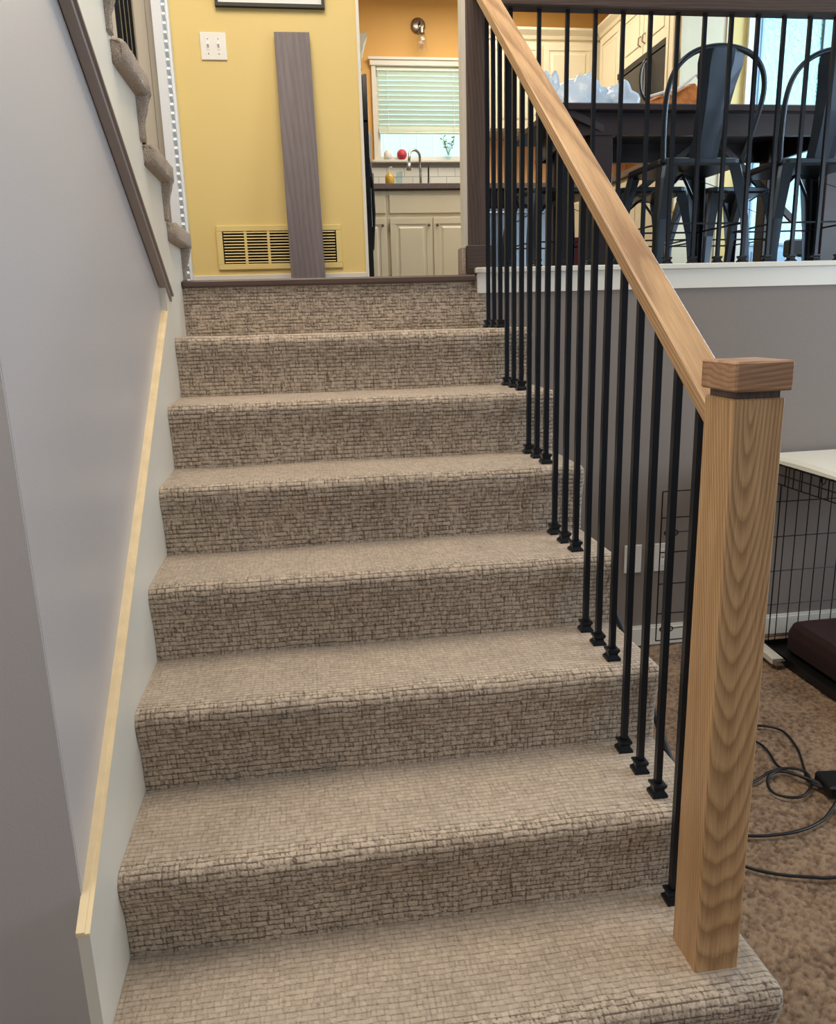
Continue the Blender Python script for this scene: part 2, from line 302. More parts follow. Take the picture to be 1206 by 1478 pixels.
# ------------------------------------------------------------------ woven carpet on the stairs
def smooth_noise(nx, ny, cells_x, cells_y):
    g = RNG.random((cells_y + 2, cells_x + 2)); yy = np.linspace(0, cells_y, ny); xx = np.linspace(0, cells_x, nx)
    yi = yy.astype(int); xi = xx.astype(int); fy = (yy - yi)[:, None]; fx = (xx - xi)[None]; fy = fy * fy * (3 - 2 * fy); fx = fx * fx * (3 - 2 * fx)
    return g[yi][:, xi] * (1 - fy) * (1 - fx) + g[yi][:, xi + 1] * (1 - fy) * fx + g[yi + 1][:, xi] * fy * (1 - fx) + g[yi + 1][:, xi + 1] * fy * fx
def grid_obj(name, P, h, m, parent, extra=None):
    ny, nx = P.shape[:2]; off = np.array(wloc(parent)) if parent is not None else np.zeros(3)
    V = (P - off).reshape(-1, 3); i = np.arange(ny * nx).reshape(ny, nx)
    F = np.stack([i[:-1, :-1], i[:-1, 1:], i[1:, 1:], i[1:, :-1]], -1).reshape(-1, 4)
    hh = h.reshape(-1)
    if extra:
        ev = np.array(extra.v) - off; ef = [tuple(a + len(V) for a in f) for f in extra.f]
        V = np.vstack([V, ev]); hh = np.concatenate([hh, np.full(len(ev), .5)])
    else: ef = []
    me = bpy.data.meshes.new(name); nq = len(F); loops = F.reshape(-1)
    tot = [4] * nq + [len(f) for f in ef]; loops = np.concatenate([loops, np.array([a for f in ef for a in f], int)]) if ef else loops
    me.vertices.add(len(V)); me.vertices.foreach_set('co', V.astype(np.float32).reshape(-1))
    me.loops.add(len(loops)); me.loops.foreach_set('vertex_index', loops.astype(np.int32))
    me.polygons.add(len(tot)); st = np.concatenate([[0], np.cumsum(tot)[:-1]]); me.polygons.foreach_set('loop_start', st.astype(np.int32)); me.polygons.foreach_set('loop_total', np.array(tot, np.int32))
    me.update(calc_edges=True)
    a = me.attributes.new('pile', 'FLOAT', 'POINT'); a.data.foreach_set('value', hh.astype(np.float32))
    me.polygons.foreach_set('use_smooth', np.ones(len(tot), bool))
    me.materials.append(MATS[m]); o = bpy.data.objects.new(name, me); COL.objects.link(o)
    if parent is not None: o.parent = parent
    return o
def weave(prof, x0, x1, ds, dx, wrap=True, soft=None):
    """carpet surface swept along a (Y,Z) profile; returns positions and pile height"""
    pr = np.array(prof, float); seg = np.hypot(*np.diff(pr, axis=0).T); cs = np.concatenate([[0], np.cumsum(seg)]); ns = int(cs[-1] / ds) + 1
    s = np.linspace(0, cs[-1], ns); y = np.interp(s, cs, pr[:, 0]); z = np.interp(s, cs, pr[:, 1])
    ty = np.gradient(y, s); tz = np.gradient(z, s)
    k = np.ones(9) / 9
    ty = np.convolve(np.pad(ty, 4, 'edge'), k, 'valid'); tz = np.convolve(np.pad(tz, 4, 'edge'), k, 'valid'); l = np.hypot(ty, tz); ty /= l; tz /= l
    n_y, n_z = tz, -ty                                   # outward for back->front->down
    rc = .016; ext = .035
    ulen = (x1 - x0) + (PI / 2 - 1) * rc + ext if wrap else x1 - x0
    nu = int(ulen / dx) + 1; u = np.linspace(0, ulen, nu)
    uf = (x1 - x0) - rc if wrap else 1e9
    th = np.clip((u - uf) / rc, 0, PI / 2); back = np.clip(u - uf - rc * PI / 2, 0, None)
    cell = .0102; cs_ = .0122
    row = s / cs_; warp = (smooth_noise(nu, ns, 40, 6) - .5) * .35
    rowf = row[:, None] + warp
    ri = np.floor(rowf).astype(int); rj = RNG.random(ri.max() - ri.min() + 3)
    colf = u[None] / cell + rj[ri - ri.min()] * .13 + (smooth_noise(nu, ns, 160, 30) - .5) * .7
    a = np.abs(np.sin(PI * rowf)); c = np.abs(np.sin(PI * colf))
    ga = np.clip(a * 2.3, 0, 1) ** .6; gc = np.clip(c * 3.0, 0, 1) ** .6
    cidx = np.floor(colf).astype(int); hashv = np.modf(np.abs(np.sin(cidx * 12.9898 + ri * 78.233) * 43758.5453))[0]
    h = ga * (.35 + .65 * gc) * (.72 + .28 * hashv)
    fz = RNG.random((ns, nu)); h = np.clip(h - .34 * fz, 0, 1)
    amp = np.full(ns, .0025)
    if soft is not None:
        mk = soft(s, cs); amp = amp * (1 - .45 * mk); h = h * (1 - .5 * mk[:, None]) + .5 * mk[:, None] * (.40 + .55 * fz)
    d = h * amp[:, None] + (smooth_noise(nu, ns, 8, 4) - .5) * .004
    ct = np.cos(th)[None]; st = np.sin(th)[None]
    X = np.where(u < uf, x0 + u, x1 - rc + 0 * u)[None] + (rc * st if wrap else 0) + d * st
    q = (-rc + rc * ct) if wrap else 0
    Y = y[:, None] + n_y[:, None] * (q - back[None] + d * ct); Z = z[:, None] + n_z[:, None] * (q - back[None] + d * ct)
    return np.stack([X + 0 * Y, Y, Z], -1), h
stair = thing('staircase', 'straight flight of carpeted steps in grey-beige looped carpet', 'staircase', (W / 2, 0, 0))
def step_profile(n, back):
    yb, zb = (n - 1) * RUN, (n - 1) * R; zt = n * R; ov = .021; r = .024
    p = [(yb + back, zt)]; p += [(yb - ov + r + .03, zt)]
    for k in range(9):
        t = k / 8 * PI / 2; p.append((yb - ov + r - r * math.sin(t), zt - r + r * math.cos(t)))
    p += [(yb - ov + .002, zt - .045), (yb - .004, zt - .095), (yb, zt - .14), (yb, zb - .003)]
    return p
tread_len = RUN + .004
for n in range(1, 8):
    ds, dx = ((.0022, .0024) if n < 5 else (.0025, .0027))
    soft = lambda s, cs: 1 / (1 + np.exp((s - cs[1] - .01) / .006))
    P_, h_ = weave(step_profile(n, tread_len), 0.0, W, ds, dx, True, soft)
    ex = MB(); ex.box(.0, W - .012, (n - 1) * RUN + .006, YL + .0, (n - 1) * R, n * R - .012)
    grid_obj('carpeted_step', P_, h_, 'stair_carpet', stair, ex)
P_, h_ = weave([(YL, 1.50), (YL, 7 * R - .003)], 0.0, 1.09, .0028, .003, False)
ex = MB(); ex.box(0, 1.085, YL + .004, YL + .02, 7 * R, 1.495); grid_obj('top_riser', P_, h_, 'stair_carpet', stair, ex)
b = MB(); b.box(.0, 1.045, YL - .022, YL + .09, 1.496, FL + .001, .006)
struct('trim_3', b, 'landing_wood', 'dark stained wood nosing across the head of the stairs')
# ------------------------------------------------------------------ lower room floor: shag carpet
x = np.arange(.9, 3.4, .0055); y = np.arange(-.7, YL + .004, .0055); nx, ny = len(x), len(y)
nz = smooth_noise(nx, ny, int(nx / 1.7), int(ny / 1.7)); nz2 = smooth_noise(nx, ny, 40, 34); hh = np.clip(nz * .8 + RNG.random((ny, nx)) * .35, 0, 1)
P_ = np.stack([np.broadcast_to(x, (ny, nx)), np.broadcast_to(y[:, None], (ny, nx)), -.014 + hh * .007 + nz2 * .0035], -1)
fl = sthing('floor_lower', 'brown shag carpet floor of the lower room beside the stairs', 'floor', (1.8, .6, -.02))
o = grid_obj('carpet_pile', P_, hh * .8 + nz2 * .25, 'shag', fl); o['kind'] = 'stuff'
b = MB(); b.box(-1.5, 5.0, -4.0, 1.9, -.12, -.012); o = obj('carpet_base', b, 'shag', fl)
# ------------------------------------------------------------------ skirt boards and upper stringer
b = MB(); b.prism([(.073, 0), (.073, .414), (1.564, 1.455), (1.95, 1.505), (1.95, 1.0), (.6, 0)], -.02, -.0004); b.box(-.3, -.0006, 1.5, 1.96, 1.40, 1.56)
struct('trim_4', b, 'skirt_white', 'cream painted skirt board rising along the left side of the steps')
b = MB(); b.prism([(.0725, .4135), (1.564, 1.4545), (1.564, 1.4595), (.0725, .4185)], -.0215, .0)
b.prism([(.0725, .4185), (1.564, 1.4595), (1.564, 1.4625), (.0725, .4215)], -.0215, -.008)
struct('trim_5', b, 'pale_edge', 'pale top edge moulding of the left skirt board')
# upper stringer with saw-tooth top (Y decreasing = going up)
U0 = 1.94; UR = .295; UZ = .1705
poly = [(1.564, 1.455), (.125, 2.333), (.125, FL + UZ * 6)]
for k in range(6, 0, -1):
    zt = FL + UZ * k - .06; poly += [(U0 - UR * k if k < 6 else .125, zt), (U0 - UR * (k - 1), zt)]
poly += [(U0, FL - .02), (1.95, 1.455)]
# remove duplicates where z jumps
b = MB()
# build as columns (convex pieces): each step column between trim line and tooth top
for k in range(1, 7):
    y1 = U0 - UR * (k - 1); y0 = max(U0 - UR * k, .125); zt = FL + UZ * k - .058
    lz = lambda yy: 1.455 + max(0, (1.564 - yy)) * .6102
    if y1 > 1.564 > y0: b.prism([(y0, lz(y0)), (1.564, 1.455), (y1, 1.455), (y1, zt), (y0, zt)], -.12, 0)
    else: b.prism([(y0, lz(y0)), (y1, lz(y1)), (y1, zt), (y0, zt)], -.12, 0)
struct('trim_6', b, 'skirt_white', 'white stringer panel below the carpeted ends of the upper flight')
b = MB(); A = Vector((0, 1.57, 1.452)); B = Vector((0, .125, 2.334)); b.bar(A + Vector((-.006, 0, 0)), B + Vector((-.006, 0, 0)), .020, .022, up=(1, 0, 0)); b.bar(A + Vector((.006, 0, .010)), B + Vector((.006, 0, .010)), .006, .012, up=(1, 0, 0))
struct('trim_7', b, 'shaded_trim', 'moulding coloured as in shade, running diagonally up across the left wall')
upper = thing('upper_staircase', 'upper flight of carpeted steps climbing toward the viewer at upper left', 'staircase', (-.6, 1.0, FL))
PR = .034
for k in range(1, 7):
    zt = FL + UZ * k; y1 = U0 - UR * (k - 1); y0 = y1 - UR
    # tread end return: rounded slab with a fuzzy pile
    rings = []; rg = random.Random(k); hgt = .029
    for i_, yy in enumerate([y0 + .0, y0 + .008] + list(np.linspace(y0 + .02, y1 + .02, 26)) + [y1 + .032, y1 + .038]):
        sh = .008 if i_ in (0, 29) else (.003 if i_ in (1, 28) else 0); cz = zt - .030; ring = []; wd = PR - sh; hg = hgt - sh; r0 = .013
        for q in range(14):
            t = -PI / 2 + q / 13 * PI; cs_ = 1 if math.sin(t) > 0 else -1; e = .0016
            ring.append((wd - r0 + r0 * math.cos(t) + rg.uniform(-e, e), yy + rg.uniform(-e, e), cz + cs_ * (hg - r0) + r0 * math.sin(t) + rg.uniform(-e, e)))
        for x_ in (.0, -1.0): ring.append((x_, yy, cz + hg))
        for x_ in (-1.0, .0): ring.append((x_, yy, cz - hg))
        rings.append(ring)
    obj('carpeted_tread', MB().ring(rings), 'upper_carpet', upper, smooth=True)
    zb = zt - UZ; b = MB(); rr = []
    for zz in np.linspace(zt - .055, zb, 16):
        q = (zt - .055 - zz) / (UZ - .055); w_ = PR * (.92 - .62 * min(1, q * 1.5)); o_ = .024 - .022 * min(1, q * 1.2); e = .0016
        rr.append([(-1.0, y1 - .03, zz), (0, y1 - .03, zz)] + [(w_ + rg.uniform(-e, e), y1 - .03 + (o_ + .03) * a_ / 6, zz) for a_ in range(0, 6)] + [(w_ - .004, y1 + o_, zz), (-1.0, y1 + o_, zz)])
    b.ring(rr); obj('carpeted_riser', b, 'upper_carpet', upper, smooth=True)
# upper flight balusters (black, seen above the second tread)
ur = thing('upper_stair_railing', 'black balusters of the upper flight, seen at the top left corner', 'railing', (-.1, 1.6, FL))
for i in range(4):
    yy = 1.765 + i * .074; z0 = FL + UZ if yy < U0 + .03 else FL
    obj('baluster', MB().box(-.1075, -.0925, yy - .0075, yy + .0075, z0 + .001, z0 + (1.02 if z0 > FL else 1.16)), 'black_iron', ur)
b = MB(); b.bar((-.1, 2.12, FL + 1.16), (-.1, 1.70, FL + UZ + 1.04), .06, .05); obj('handrail', b, 'dark_wood', ur)
# ------------------------------------------------------------------ stair railing
rail = thing('stair_railing', 'oak handrail and newel with black square balusters on the carpeted steps', 'railing', (1.083, .09, R))
SL = .721; ZT = 1.223; ZB = 1.184
def rz(y): return ZB + SL * (y - .13)
nw = obj('newel_post', MB().box(1.040, 1.124, .043, .133, R - .004, 1.238, .0025), 'oak_newel', rail, label='square natural oak newel post')
obj('cap_neck', MB().box(1.046, 1.118, .049, .127, 1.236, 1.252), 'dark_wood', nw)
obj('newel_cap', MB().box(1.033, 1.127, .030, .136, 1.250, 1.295, .003), 'oak_cap', nw, label='square oak cap block')
b = MB(); y0, y1 = .131, 1.905; T = ZT - ZB; bv = .004
sec = [(1.043, bv), (1.043, T - bv), (1.043 + bv, T), (1.1065 - bv, T), (1.1065, T - bv), (1.1065, bv), (1.1065 - bv, 0), (1.043 + bv, 0)]
b.ring([[(x_, yy, rz(yy) + z_) for x_, z_ in sec] for yy in (y0, .6, 1.2, y1)])
obj('handrail', b, 'oak_rail', rail, label='sloping natural oak handrail')
shoe_mesh = MB().sq([(.0165, 0), (.0165, .006), (.0150, .0085), (.0115, .0125), (.0110, .0165), (.0140, .0215), (.0148, .0235), (.0148, .0275), (.0095, .0285)])
shoe_proto = None
for n in range(1, 8):
    for j in range(3):
        yy = (n - 1) * RUN + .2239 - j * RUN / 3; zt = n * R
        if n == 1 and j > 0: continue
        top = rz(yy) + .004
        bo = MB(); hb = .0066; bo.ring([[(-hb, -hb, 0), (hb, -hb, 0), (hb, hb, 0), (-hb, hb, 0)], [(-hb, -hb, top - zt - hb * SL), (hb, -hb, top - zt - hb * SL), (hb, hb, top - zt + hb * SL), (-hb, hb, top - zt + hb * SL)]])
        ba = obj('baluster', bo, 'black_iron', rail, loc=(1.083, yy, zt))
        if shoe_proto is None:
            shoe_proto = obj('baluster_shoe', shoe_mesh, 'black_iron', ba, loc=None, world=False); shoe_proto.location = (0, 0, .001)
        else:
            c = shoe_proto.copy(); COL.objects.link(c); c.parent = ba; c.rotation_euler = (0, 0, random.uniform(-.06, .06))
# ------------------------------------------------------------------ landing railing
lr = thing('landing_railing', 'dark wood post and top rail with black balusters along the upper landing', 'railing', (1.067, 1.93, FL))
po = obj('post', MB().box(1.027, 1.107, 1.885, 1.965, FL + .09, 2.58, .002), 'dark_wood', lr)
obj('post_base', MB().box(1.018, 1.112, 1.875, 1.975, FL + .001, FL + .105, .003), 'dark_rail_wood', po)
obj('top_rail', MB().box(1.107, 4.9, 1.897, 1.963, 2.414, 2.468, .005), 'dark_rail_wood', lr)
lb = shoe2 = None
for k in range(36):
    xx = 1.195 + k * .1036
    if lb is None:
        lb = obj('baluster', MB().box(-.0066, .0066, -.0066, .0066, 0, 2.416 - 1.545), 'black_iron', lr, loc=(xx, 1.93, 1.545))
        shoe2 = shoe_proto.copy(); COL.objects.link(shoe2); shoe2.parent = lb; shoe2.location = (0, 0, .001)
    else:
        c = lb.copy(); COL.objects.link(c); c.parent = lr; c.location = lb.location + Vector((xx - 1.195, 0, 0)); d = shoe2.copy(); COL.objects.link(d); d.parent = c
struct('trim_8', MB().box(1.013, 1.0265, 1.90, 1.96, FL + .09, 2.75), 'white_trim', 'white painted strip along the left side of the dark landing post')
b = MB(); b.box(1.000, 1.0165, 1.88, 1.96, FL + .001, FL + .10, .004); o = obj('trim_9', b, 'upper_carpet'); o['kind'] = 'structure'; tag(o, 'small upright strip of pale carpet at the foot of the dark post', 'carpet')
# ------------------------------------------------------------------ things on the yellow wall
pf = thing('framed_picture', 'black-framed white picture at the top edge of the yellow wall', 'picture', (.355, 2.94, 2.7))
b = MB(); x0, x1, z0, z1 = .113, .598, 2.744, 3.10; t = .014
b.box(x0, x1, 2.925, 2.949, z0, z0 + t); b.box(x0, x1, 2.925, 2.949, z1 - t, z1); b.box(x0, x0 + t, 2.925, 2.949, z0 + t, z1 - t); b.box(x1 - t, x1, 2.925, 2.949, z0 + t, z1 - t)
obj('frame', b, 'black_plastic', pf); obj('mat_board', MB().box(x0 + t, x1 - t, 2.934, 2.948, z0 + t, z1 - t), 'paper', pf)
sw = thing('light_switch', 'white double toggle switch plate on the yellow wall', 'light switch', (.092, 2.949, 2.53))
obj('plate', MB().box(.034, .148, 2.943, 2.9495, 2.530, 2.643, .002), 'plate_white', sw)
for xx in (.068, .114):
    tg = obj('toggle', MB().prism([(2.943, 2.578), (2.930, 2.592), (2.932, 2.598), (2.943, 2.596)], xx - .004, xx + .004), 'plate_white', sw)
    obj('toggle_collar', MB().box(xx - .0065, xx + .0065, 2.9415, 2.9432, 2.572, 2.601), 'plate_white', sw)
    for zz in (2.556, 2.617): obj('screw', MB().lathe([(.003, 0), (.003, .0015), (.001, .002)], (xx, 2.943, zz), 8, 'Y'), 'nickel', sw)
vt = thing('wall_vent', 'wide cream return air grille low on the yellow wall behind the plank', 'vent', (.327, 2.949, 1.62))
x0, x1, z0, z1 = .034, .624, 1.622, 1.822
b = MB(); f = .026
b.box(x0, x1, 2.938, 2.949, z0, z0 + f, .002); b.box(x0, x1, 2.938, 2.949, z1 - f, z1, .002); b.box(x0, x0 + f, 2.938, 2.949, z0 + f, z1 - f); b.box(x1 - f, x1, 2.938, 2.949, z0 + f, z1 - f)
cw = (x1 - x0 - 2 * f) / 5
for i in range(1, 5): b.box(x0 + f + cw * i - .006, x0 + f + cw * i + .006, 2.938, 2.948, z0 + f, z1 - f)
obj('grille_frame', b, 'vent_cream', vt); obj('duct_shade_sheet', MB().box(x0 + f, x1 - f, 2.9475, 2.9495, z0 + f, z1 - f), 'duct_shade', vt)  # dark sheet behind the slats stands for shade inside the duct
sl = None
for i in range(5):
    for k in range(11):
        lx = x0 + f + cw * (i + .5); lz_ = z0 + f + (k + .55) * (z1 - z0 - 2 * f) / 11
        if sl is None: sl = obj('slat', MB().bar((-cw / 2 + .006, 0, 0), (cw / 2 - .006, 0, 0), .006, .0042, up=(0, .25, 1)), 'vent_cream', vt, loc=(lx, 2.942, lz_))
        else: c = sl.copy(); COL.objects.link(c); c.parent = vt; c.location = Vector((lx, 2.942, lz_)) - vt.location
b = MB(); b.box(-.079, .079, -.004, .004, 0, 1.135, .001)
pk = obj('vinyl_plank', b, 'plank_wood', loc=(.452, 2.757, FL + .001)); pk.rotation_euler = (-math.asin(.17 / 1.135), -.008, 0)
tag(pk, 'long grey-brown wood-look plank leaning against the yellow wall', 'plank')
# louvred door edge left of yellow wall
ld = thing('louvred_door', 'narrow white louvred door standing edge-on left of the yellow wall', 'door', (-.11, 2.9, FL))
obj('door_frame', MB().box(-.150, -.112, 2.84, 2.942, FL + .001, 3.6), 'louvre_white', ld); obj('door_stile', MB().box(-.100, -.088, 2.90, 2.942, FL + .001, 3.6), 'louvre_white', ld)
sl = None
for k in range(52):
    z_ = FL + .04 + k * .036
    if sl is None: sl = obj('slat', MB().bar((-.007, 0, 0), (.007, 0, 0), .045, .016, up=(0, .6, .8)), 'louvre_white', ld, loc=(-.105, 2.89, z_))
    else: c = sl.copy(); COL.objects.link(c); c.parent = ld; c.location = Vector((-.105, 2.89, z_)) - ld.location
# ------------------------------------------------------------------ kitchen
def rail_door(name, parent, x0, x1, z0, z1, yf, m='cream_cabinet', knob=None, arch=False):
    """raised panel door facing -Y"""
    d = obj(name, MB().box(x0, x1, yf, yf + .016, z0, z1, .002), m, parent)
    b = MB(); w_ = min(.05, (x1 - x0) * .2, (z1 - z0) * .28)
    b.box(x0, x1, yf - .006, yf, z0, z0 + w_, .002); b.box(x0, x1, yf - .006, yf, z1 - w_, z1, .002); b.box(x0, x0 + w_, yf - .006, yf, z0 + w_, z1 - w_, .002); b.box(x1 - w_, x1, yf - .006, yf, z0 + w_, z1 - w_, .002)
    obj('door_rim', b, m, d)
    i = w_ + .018
    if z1 - z0 > .25:
        obj('raised_panel', MB().ring([[(x0 + i, yf, z0 + i), (x1 - i, yf, z0 + i), (x1 - i, yf, z1 - i), (x0 + i, yf, z1 - i)], [(x0 + i + .014, yf - .007, z0 + i + .014), (x1 - i - .014, yf - .007, z0 + i + .014), (x1 - i - .014, yf - .007, z1 - i - .014), (x0 + i + .014, yf - .007, z1 - i - .014)]]), m, d)
    if knob: obj('knob', MB().lathe([(.005, 0), (.004, .012), (.011, .016), (.012, .022), (.007, .027)], (knob[0], yf - .006, knob[1]), 12, 'Y'), 'nickel', d)
    return d
YC = 5.68
sc_ = thing('sink_cabinet', 'cream base cabinet with raised panel doors under the kitchen sink', 'cabinet', (1.5, YC, FL))
obj('body', MB().box(1.16, 1.88, YC + .016, 6.29, FL + .001, 2.388), 'cream_cabinet', sc_); 
rail_door('door', sc_, 1.180, 1.530, 1.62, 2.175, YC, knob=(1.500, 2.115)); rail_door('door', sc_, 1.540, 1.862, 1.62, 2.175, YC, knob=(1.570, 2.115))
b = obj('false_drawer', MB().box(1.180, 1.862, YC, YC + .016, 2.21, 2.352, .004), 'cream_cabinet', sc_)
for zz in (1.70, 2.10): obj('hinge', MB().box(1.170, 1.179, YC - .006, YC + .01, zz - .03, zz + .03), 'nickel', sc_)
lc = thing('narrow_cabinet', 'narrow cream base cabinet left of the sink cabinet beside the refrigerator', 'cabinet', (1.0, YC, FL))
obj('body', MB().box(.86, 1.158, YC + .016, 6.29, FL + .001, 2.388), 'cream_cabinet', lc); rail_door('door', lc, .87, 1.148, 1.62, 2.175, YC, knob=(1.118, 2.115))
obj('drawer', MB().box(.87, 1.148, YC, YC + .016, 2.21, 2.352, .004), 'cream_cabinet', lc)
dw = thing('dishwasher', 'stainless steel dishwasher seen through the balusters below the far counter', 'dishwasher', (2.3, YC, FL))
obj('body', MB().box(1.885, 2.545, YC + .03, 6.28, FL + .001, 2.386), 'black_plastic', dw); obj('door', MB().box(1.895, 2.535, YC - .015, YC + .03, 1.64, 2.24, .006), 'steel', dw)
obj('control_panel', MB().box(1.895, 2.535, YC - .018, YC + .03, 2.25, 2.38, .006), 'black_gloss', dw); obj('handle', MB().tube([(1.95, YC - .018, 2.2), (1.96, YC - .05, 2.2), (2.47, YC - .05, 2.2), (2.48, YC - .018, 2.2)], .009), 'steel', dw)
cc = thing('corner_cabinet', 'cream corner base cabinet right of the dishwasher', 'cabinet', (2.8, YC, FL))
obj('body', MB().box(2.55, 3.44, YC + .016, 6.29, FL + .001, 2.388), 'cream_cabinet', cc); rail_door('door', cc, 2.57, 2.95, 1.62, 2.352, YC, knob=(2.60, 2.28))
rc_ = thing('range_side_cabinet', 'cream base cabinet run along the right kitchen wall', 'cabinet', (3.2, 5.1, FL))
obj('body', MB().box(2.99, 3.44, 4.57, YC - .0, FL + .001, 2.388), 'cream_cabinet', rc_)
for y0 in (4.59, 4.96, 5.33):
    obj('door', MB().box(2.972, 2.99, y0, y0 + .35, 1.62, 2.36, .004), 'cream_cabinet', rc_)
ct = MB(); ct.box(.85, 3.44, YC - .03, 6.295, 2.392, 2.436, .004)
tag(obj('sink_countertop', ct, 'counter'), 'speckled grey-brown countertop under the sink window', 'countertop')
tag(obj('side_countertop', MB().box(2.955, 3.44, 4.56, YC - .035, 2.392, 2.436, .004), 'counter'), 'speckled grey-brown countertop under the black microwave', 'countertop')
# tile backsplash
bs = sthing('wall_backsplash', 'white glazed tile backsplash between counter and sink window', 'wall', (1.5, 6.295, 2.44))
obj('grout_bed', MB().box(.86, 2.05, 6.292, 6.2995, 2.437, 2.70).box(.86, 1.11, 6.292, 6.2995, 2.70, 2.965).box(2.01, 2.05, 6.292, 6.2995, 2.70, 2.965), 'grout', bs)
tl = {}
def tile(w_, x_, z_, h_):
    key = (round(w_, 3), round(h_, 3))
    if key not in tl: tl[key] = o = obj('tile', MB().box(0, w_ - .003, -.007, 0, 0, h_ - .003, .0015), 'tile_white', bs, loc=(x_, 6.292, z_))
    else: c = tl[key].copy(); COL.objects.link(c); c.parent = bs; c.location = Vector((x_, 6.292, z_)) - bs.location
for r in range(7):
    z_ = 2.439 + r * .076; off = 0 if r % 2 else .076
    xs = [.862] + [.862 + off + .152 * i for i in range(0 if off else 1, 9)]
    for a, e in zip(xs, xs[1:] + [2.05]):
        e = min(e, 2.05)
        if e - a < .01: continue
        if z_ + .06 > 2.72:
            # skip the window opening
            if a >= 1.10 and e <= 2.0: continue
            if a < 1.10 < e: e = 1.10
            if a < 2.0 < e: a = 2.0
            if e - a < .01: continue
        tile(e - a, a, z_, min(.076, 2.965 - z_))
tag(obj('glow_backsplash', MB().box(2.06, 3.44, 6.290, 6.2985, 2.44, 2.89), 'undercabinet_glow'), 'backsplash coloured peach as if lit from under the far upper cabinets', 'backsplash')['kind'] = 'structure'
# window
wi = sthing('window_1', 'kitchen sink window with half-lowered white blind', 'window', (1.56, 6.3, 2.7))
b = MB(); b.box(1.12, 2.0, 6.262, 6.2995, 3.47, 3.535, .004); b.box(1.11, 2.01, 6.25, 6.262, 3.515, 3.535)
b.box(1.135, 1.172, 6.275, 6.2995, 2.72, 3.47); b.box(1.948, 1.985, 6.275, 6.2995, 2.72, 3.47); obj('window_frame', b, 'white_trim', wi)
obj('window_sill', MB().box(1.11, 2.01, 6.235, 6.37, 2.700, 2.722, .004), 'white_trim', wi)
b = MB(); b.box(1.17, 1.20, 6.34, 6.37, 2.722, 3.47); b.box(1.92, 1.95, 6.34, 6.37, 2.722, 3.47); b.box(1.2, 1.92, 6.34, 6.37, 2.722, 2.765); b.box(1.2, 1.92, 6.34, 6.37, 3.43, 3.47); obj('sash', b, 'white_trim', wi)
obj('pane', MB().box(1.2, 1.92, 6.353, 6.357, 2.765, 3.43), 'tint_glass', wi)
bl = thing('window_blind', 'white horizontal slat blind half lowered over the kitchen window', 'blind', (1.56, 6.31, 2.95))
sl = None
for k in range(12):
    z_ = 3.425 - k * .0385
    if sl is None: sl = obj('slat', MB().bar((-.375, 0, 0), (.375, 0, 0), .036, .004, up=(0, .80, .62)), 'blind_white', bl, loc=(1.56, 6.31, z_))
    else: c = sl.copy(); COL.objects.link(c); c.parent = bl; c.location = Vector((1.56, 6.31, z_)) - bl.location
obj('head_rail', MB().box(1.18, 1.94, 6.29, 6.335, 3.44, 3.468), 'blind_white', bl)
b = MB(); 
for i in range(5): b.box(1.185, 1.935, 6.292 , 6.330, 2.962 + i * .005, 2.966 + i * .005)
b.box(1.185, 1.935, 6.291, 6.331, 2.945, 2.960, .003)
obj('bottom_rail', b, 'blind_white', bl)
for xx in (1.27, 1.85): obj('cord', MB().tube([(xx, 6.288, 3.45), (xx, 6.288, 2.95)], .0025, 5), 'paper', bl)
# fence outside
fn = thing('garden_fence', 'white upright board fence outside the kitchen window', 'fence', (1.9, 7.6, 1.495)); fb = None
for i in range(16):
    xx = .6 + i * .172
    if fb is None: fb = obj('fence_board', MB().box(-.08, .08, -.01, .01, 0, 1.75, .006), 'fence_white', fn, loc=(xx, 7.6, 1.496))
    else: c = fb.copy(); COL.objects.link(c); c.parent = fn; c.location = Vector((xx, 7.6, 1.5)) - fn.location
obj('fence_rail', MB().box(.5, 3.3, 7.615, 7.65, 1.9, 2.0), 'fence_white', fn)
# sconce
sn = thing('wall_sconce', 'small metal wall sconce with clear glass shade above the sink window', 'lamp', (1.55, 6.28, 3.6))
obj('back_plate', MB().lathe([(.062, 0), (.062, .012), (.05, .02), (.018, .024)], (1.55, 6.299, 3.787), 20, 'Y'), 'nickel', sn, smooth=True)
obj('arm', MB().tube([(1.555, 6.28, 3.79), (1.56, 6.22, 3.80), (1.562, 6.19, 3.78), (1.562, 6.185, 3.735)], .010), 'nickel', sn)
obj('socket', MB().lathe([(.012, .0), (.022, -.004), (.022, -.05), (.026, -.055)], (1.562, 6.185, 3.745), 14), 'nickel', sn)
obj('glass_shade', MB().lathe([(.030, 0), (.042, -.03), (.047, -.13), (.044, -.131), (.039, -.03), (.028, -.002)], (1.562, 6.185, 3.700), 18), 'clear_glass', sn, smooth=True)
obj('bulb', MB().lathe([(.008, 0), (.012, -.02), (.024, -.05), (.020, -.075), (.004, -.086)], (1.562, 6.185, 3.692), 14), 'clear_glass', sn, smooth=True)
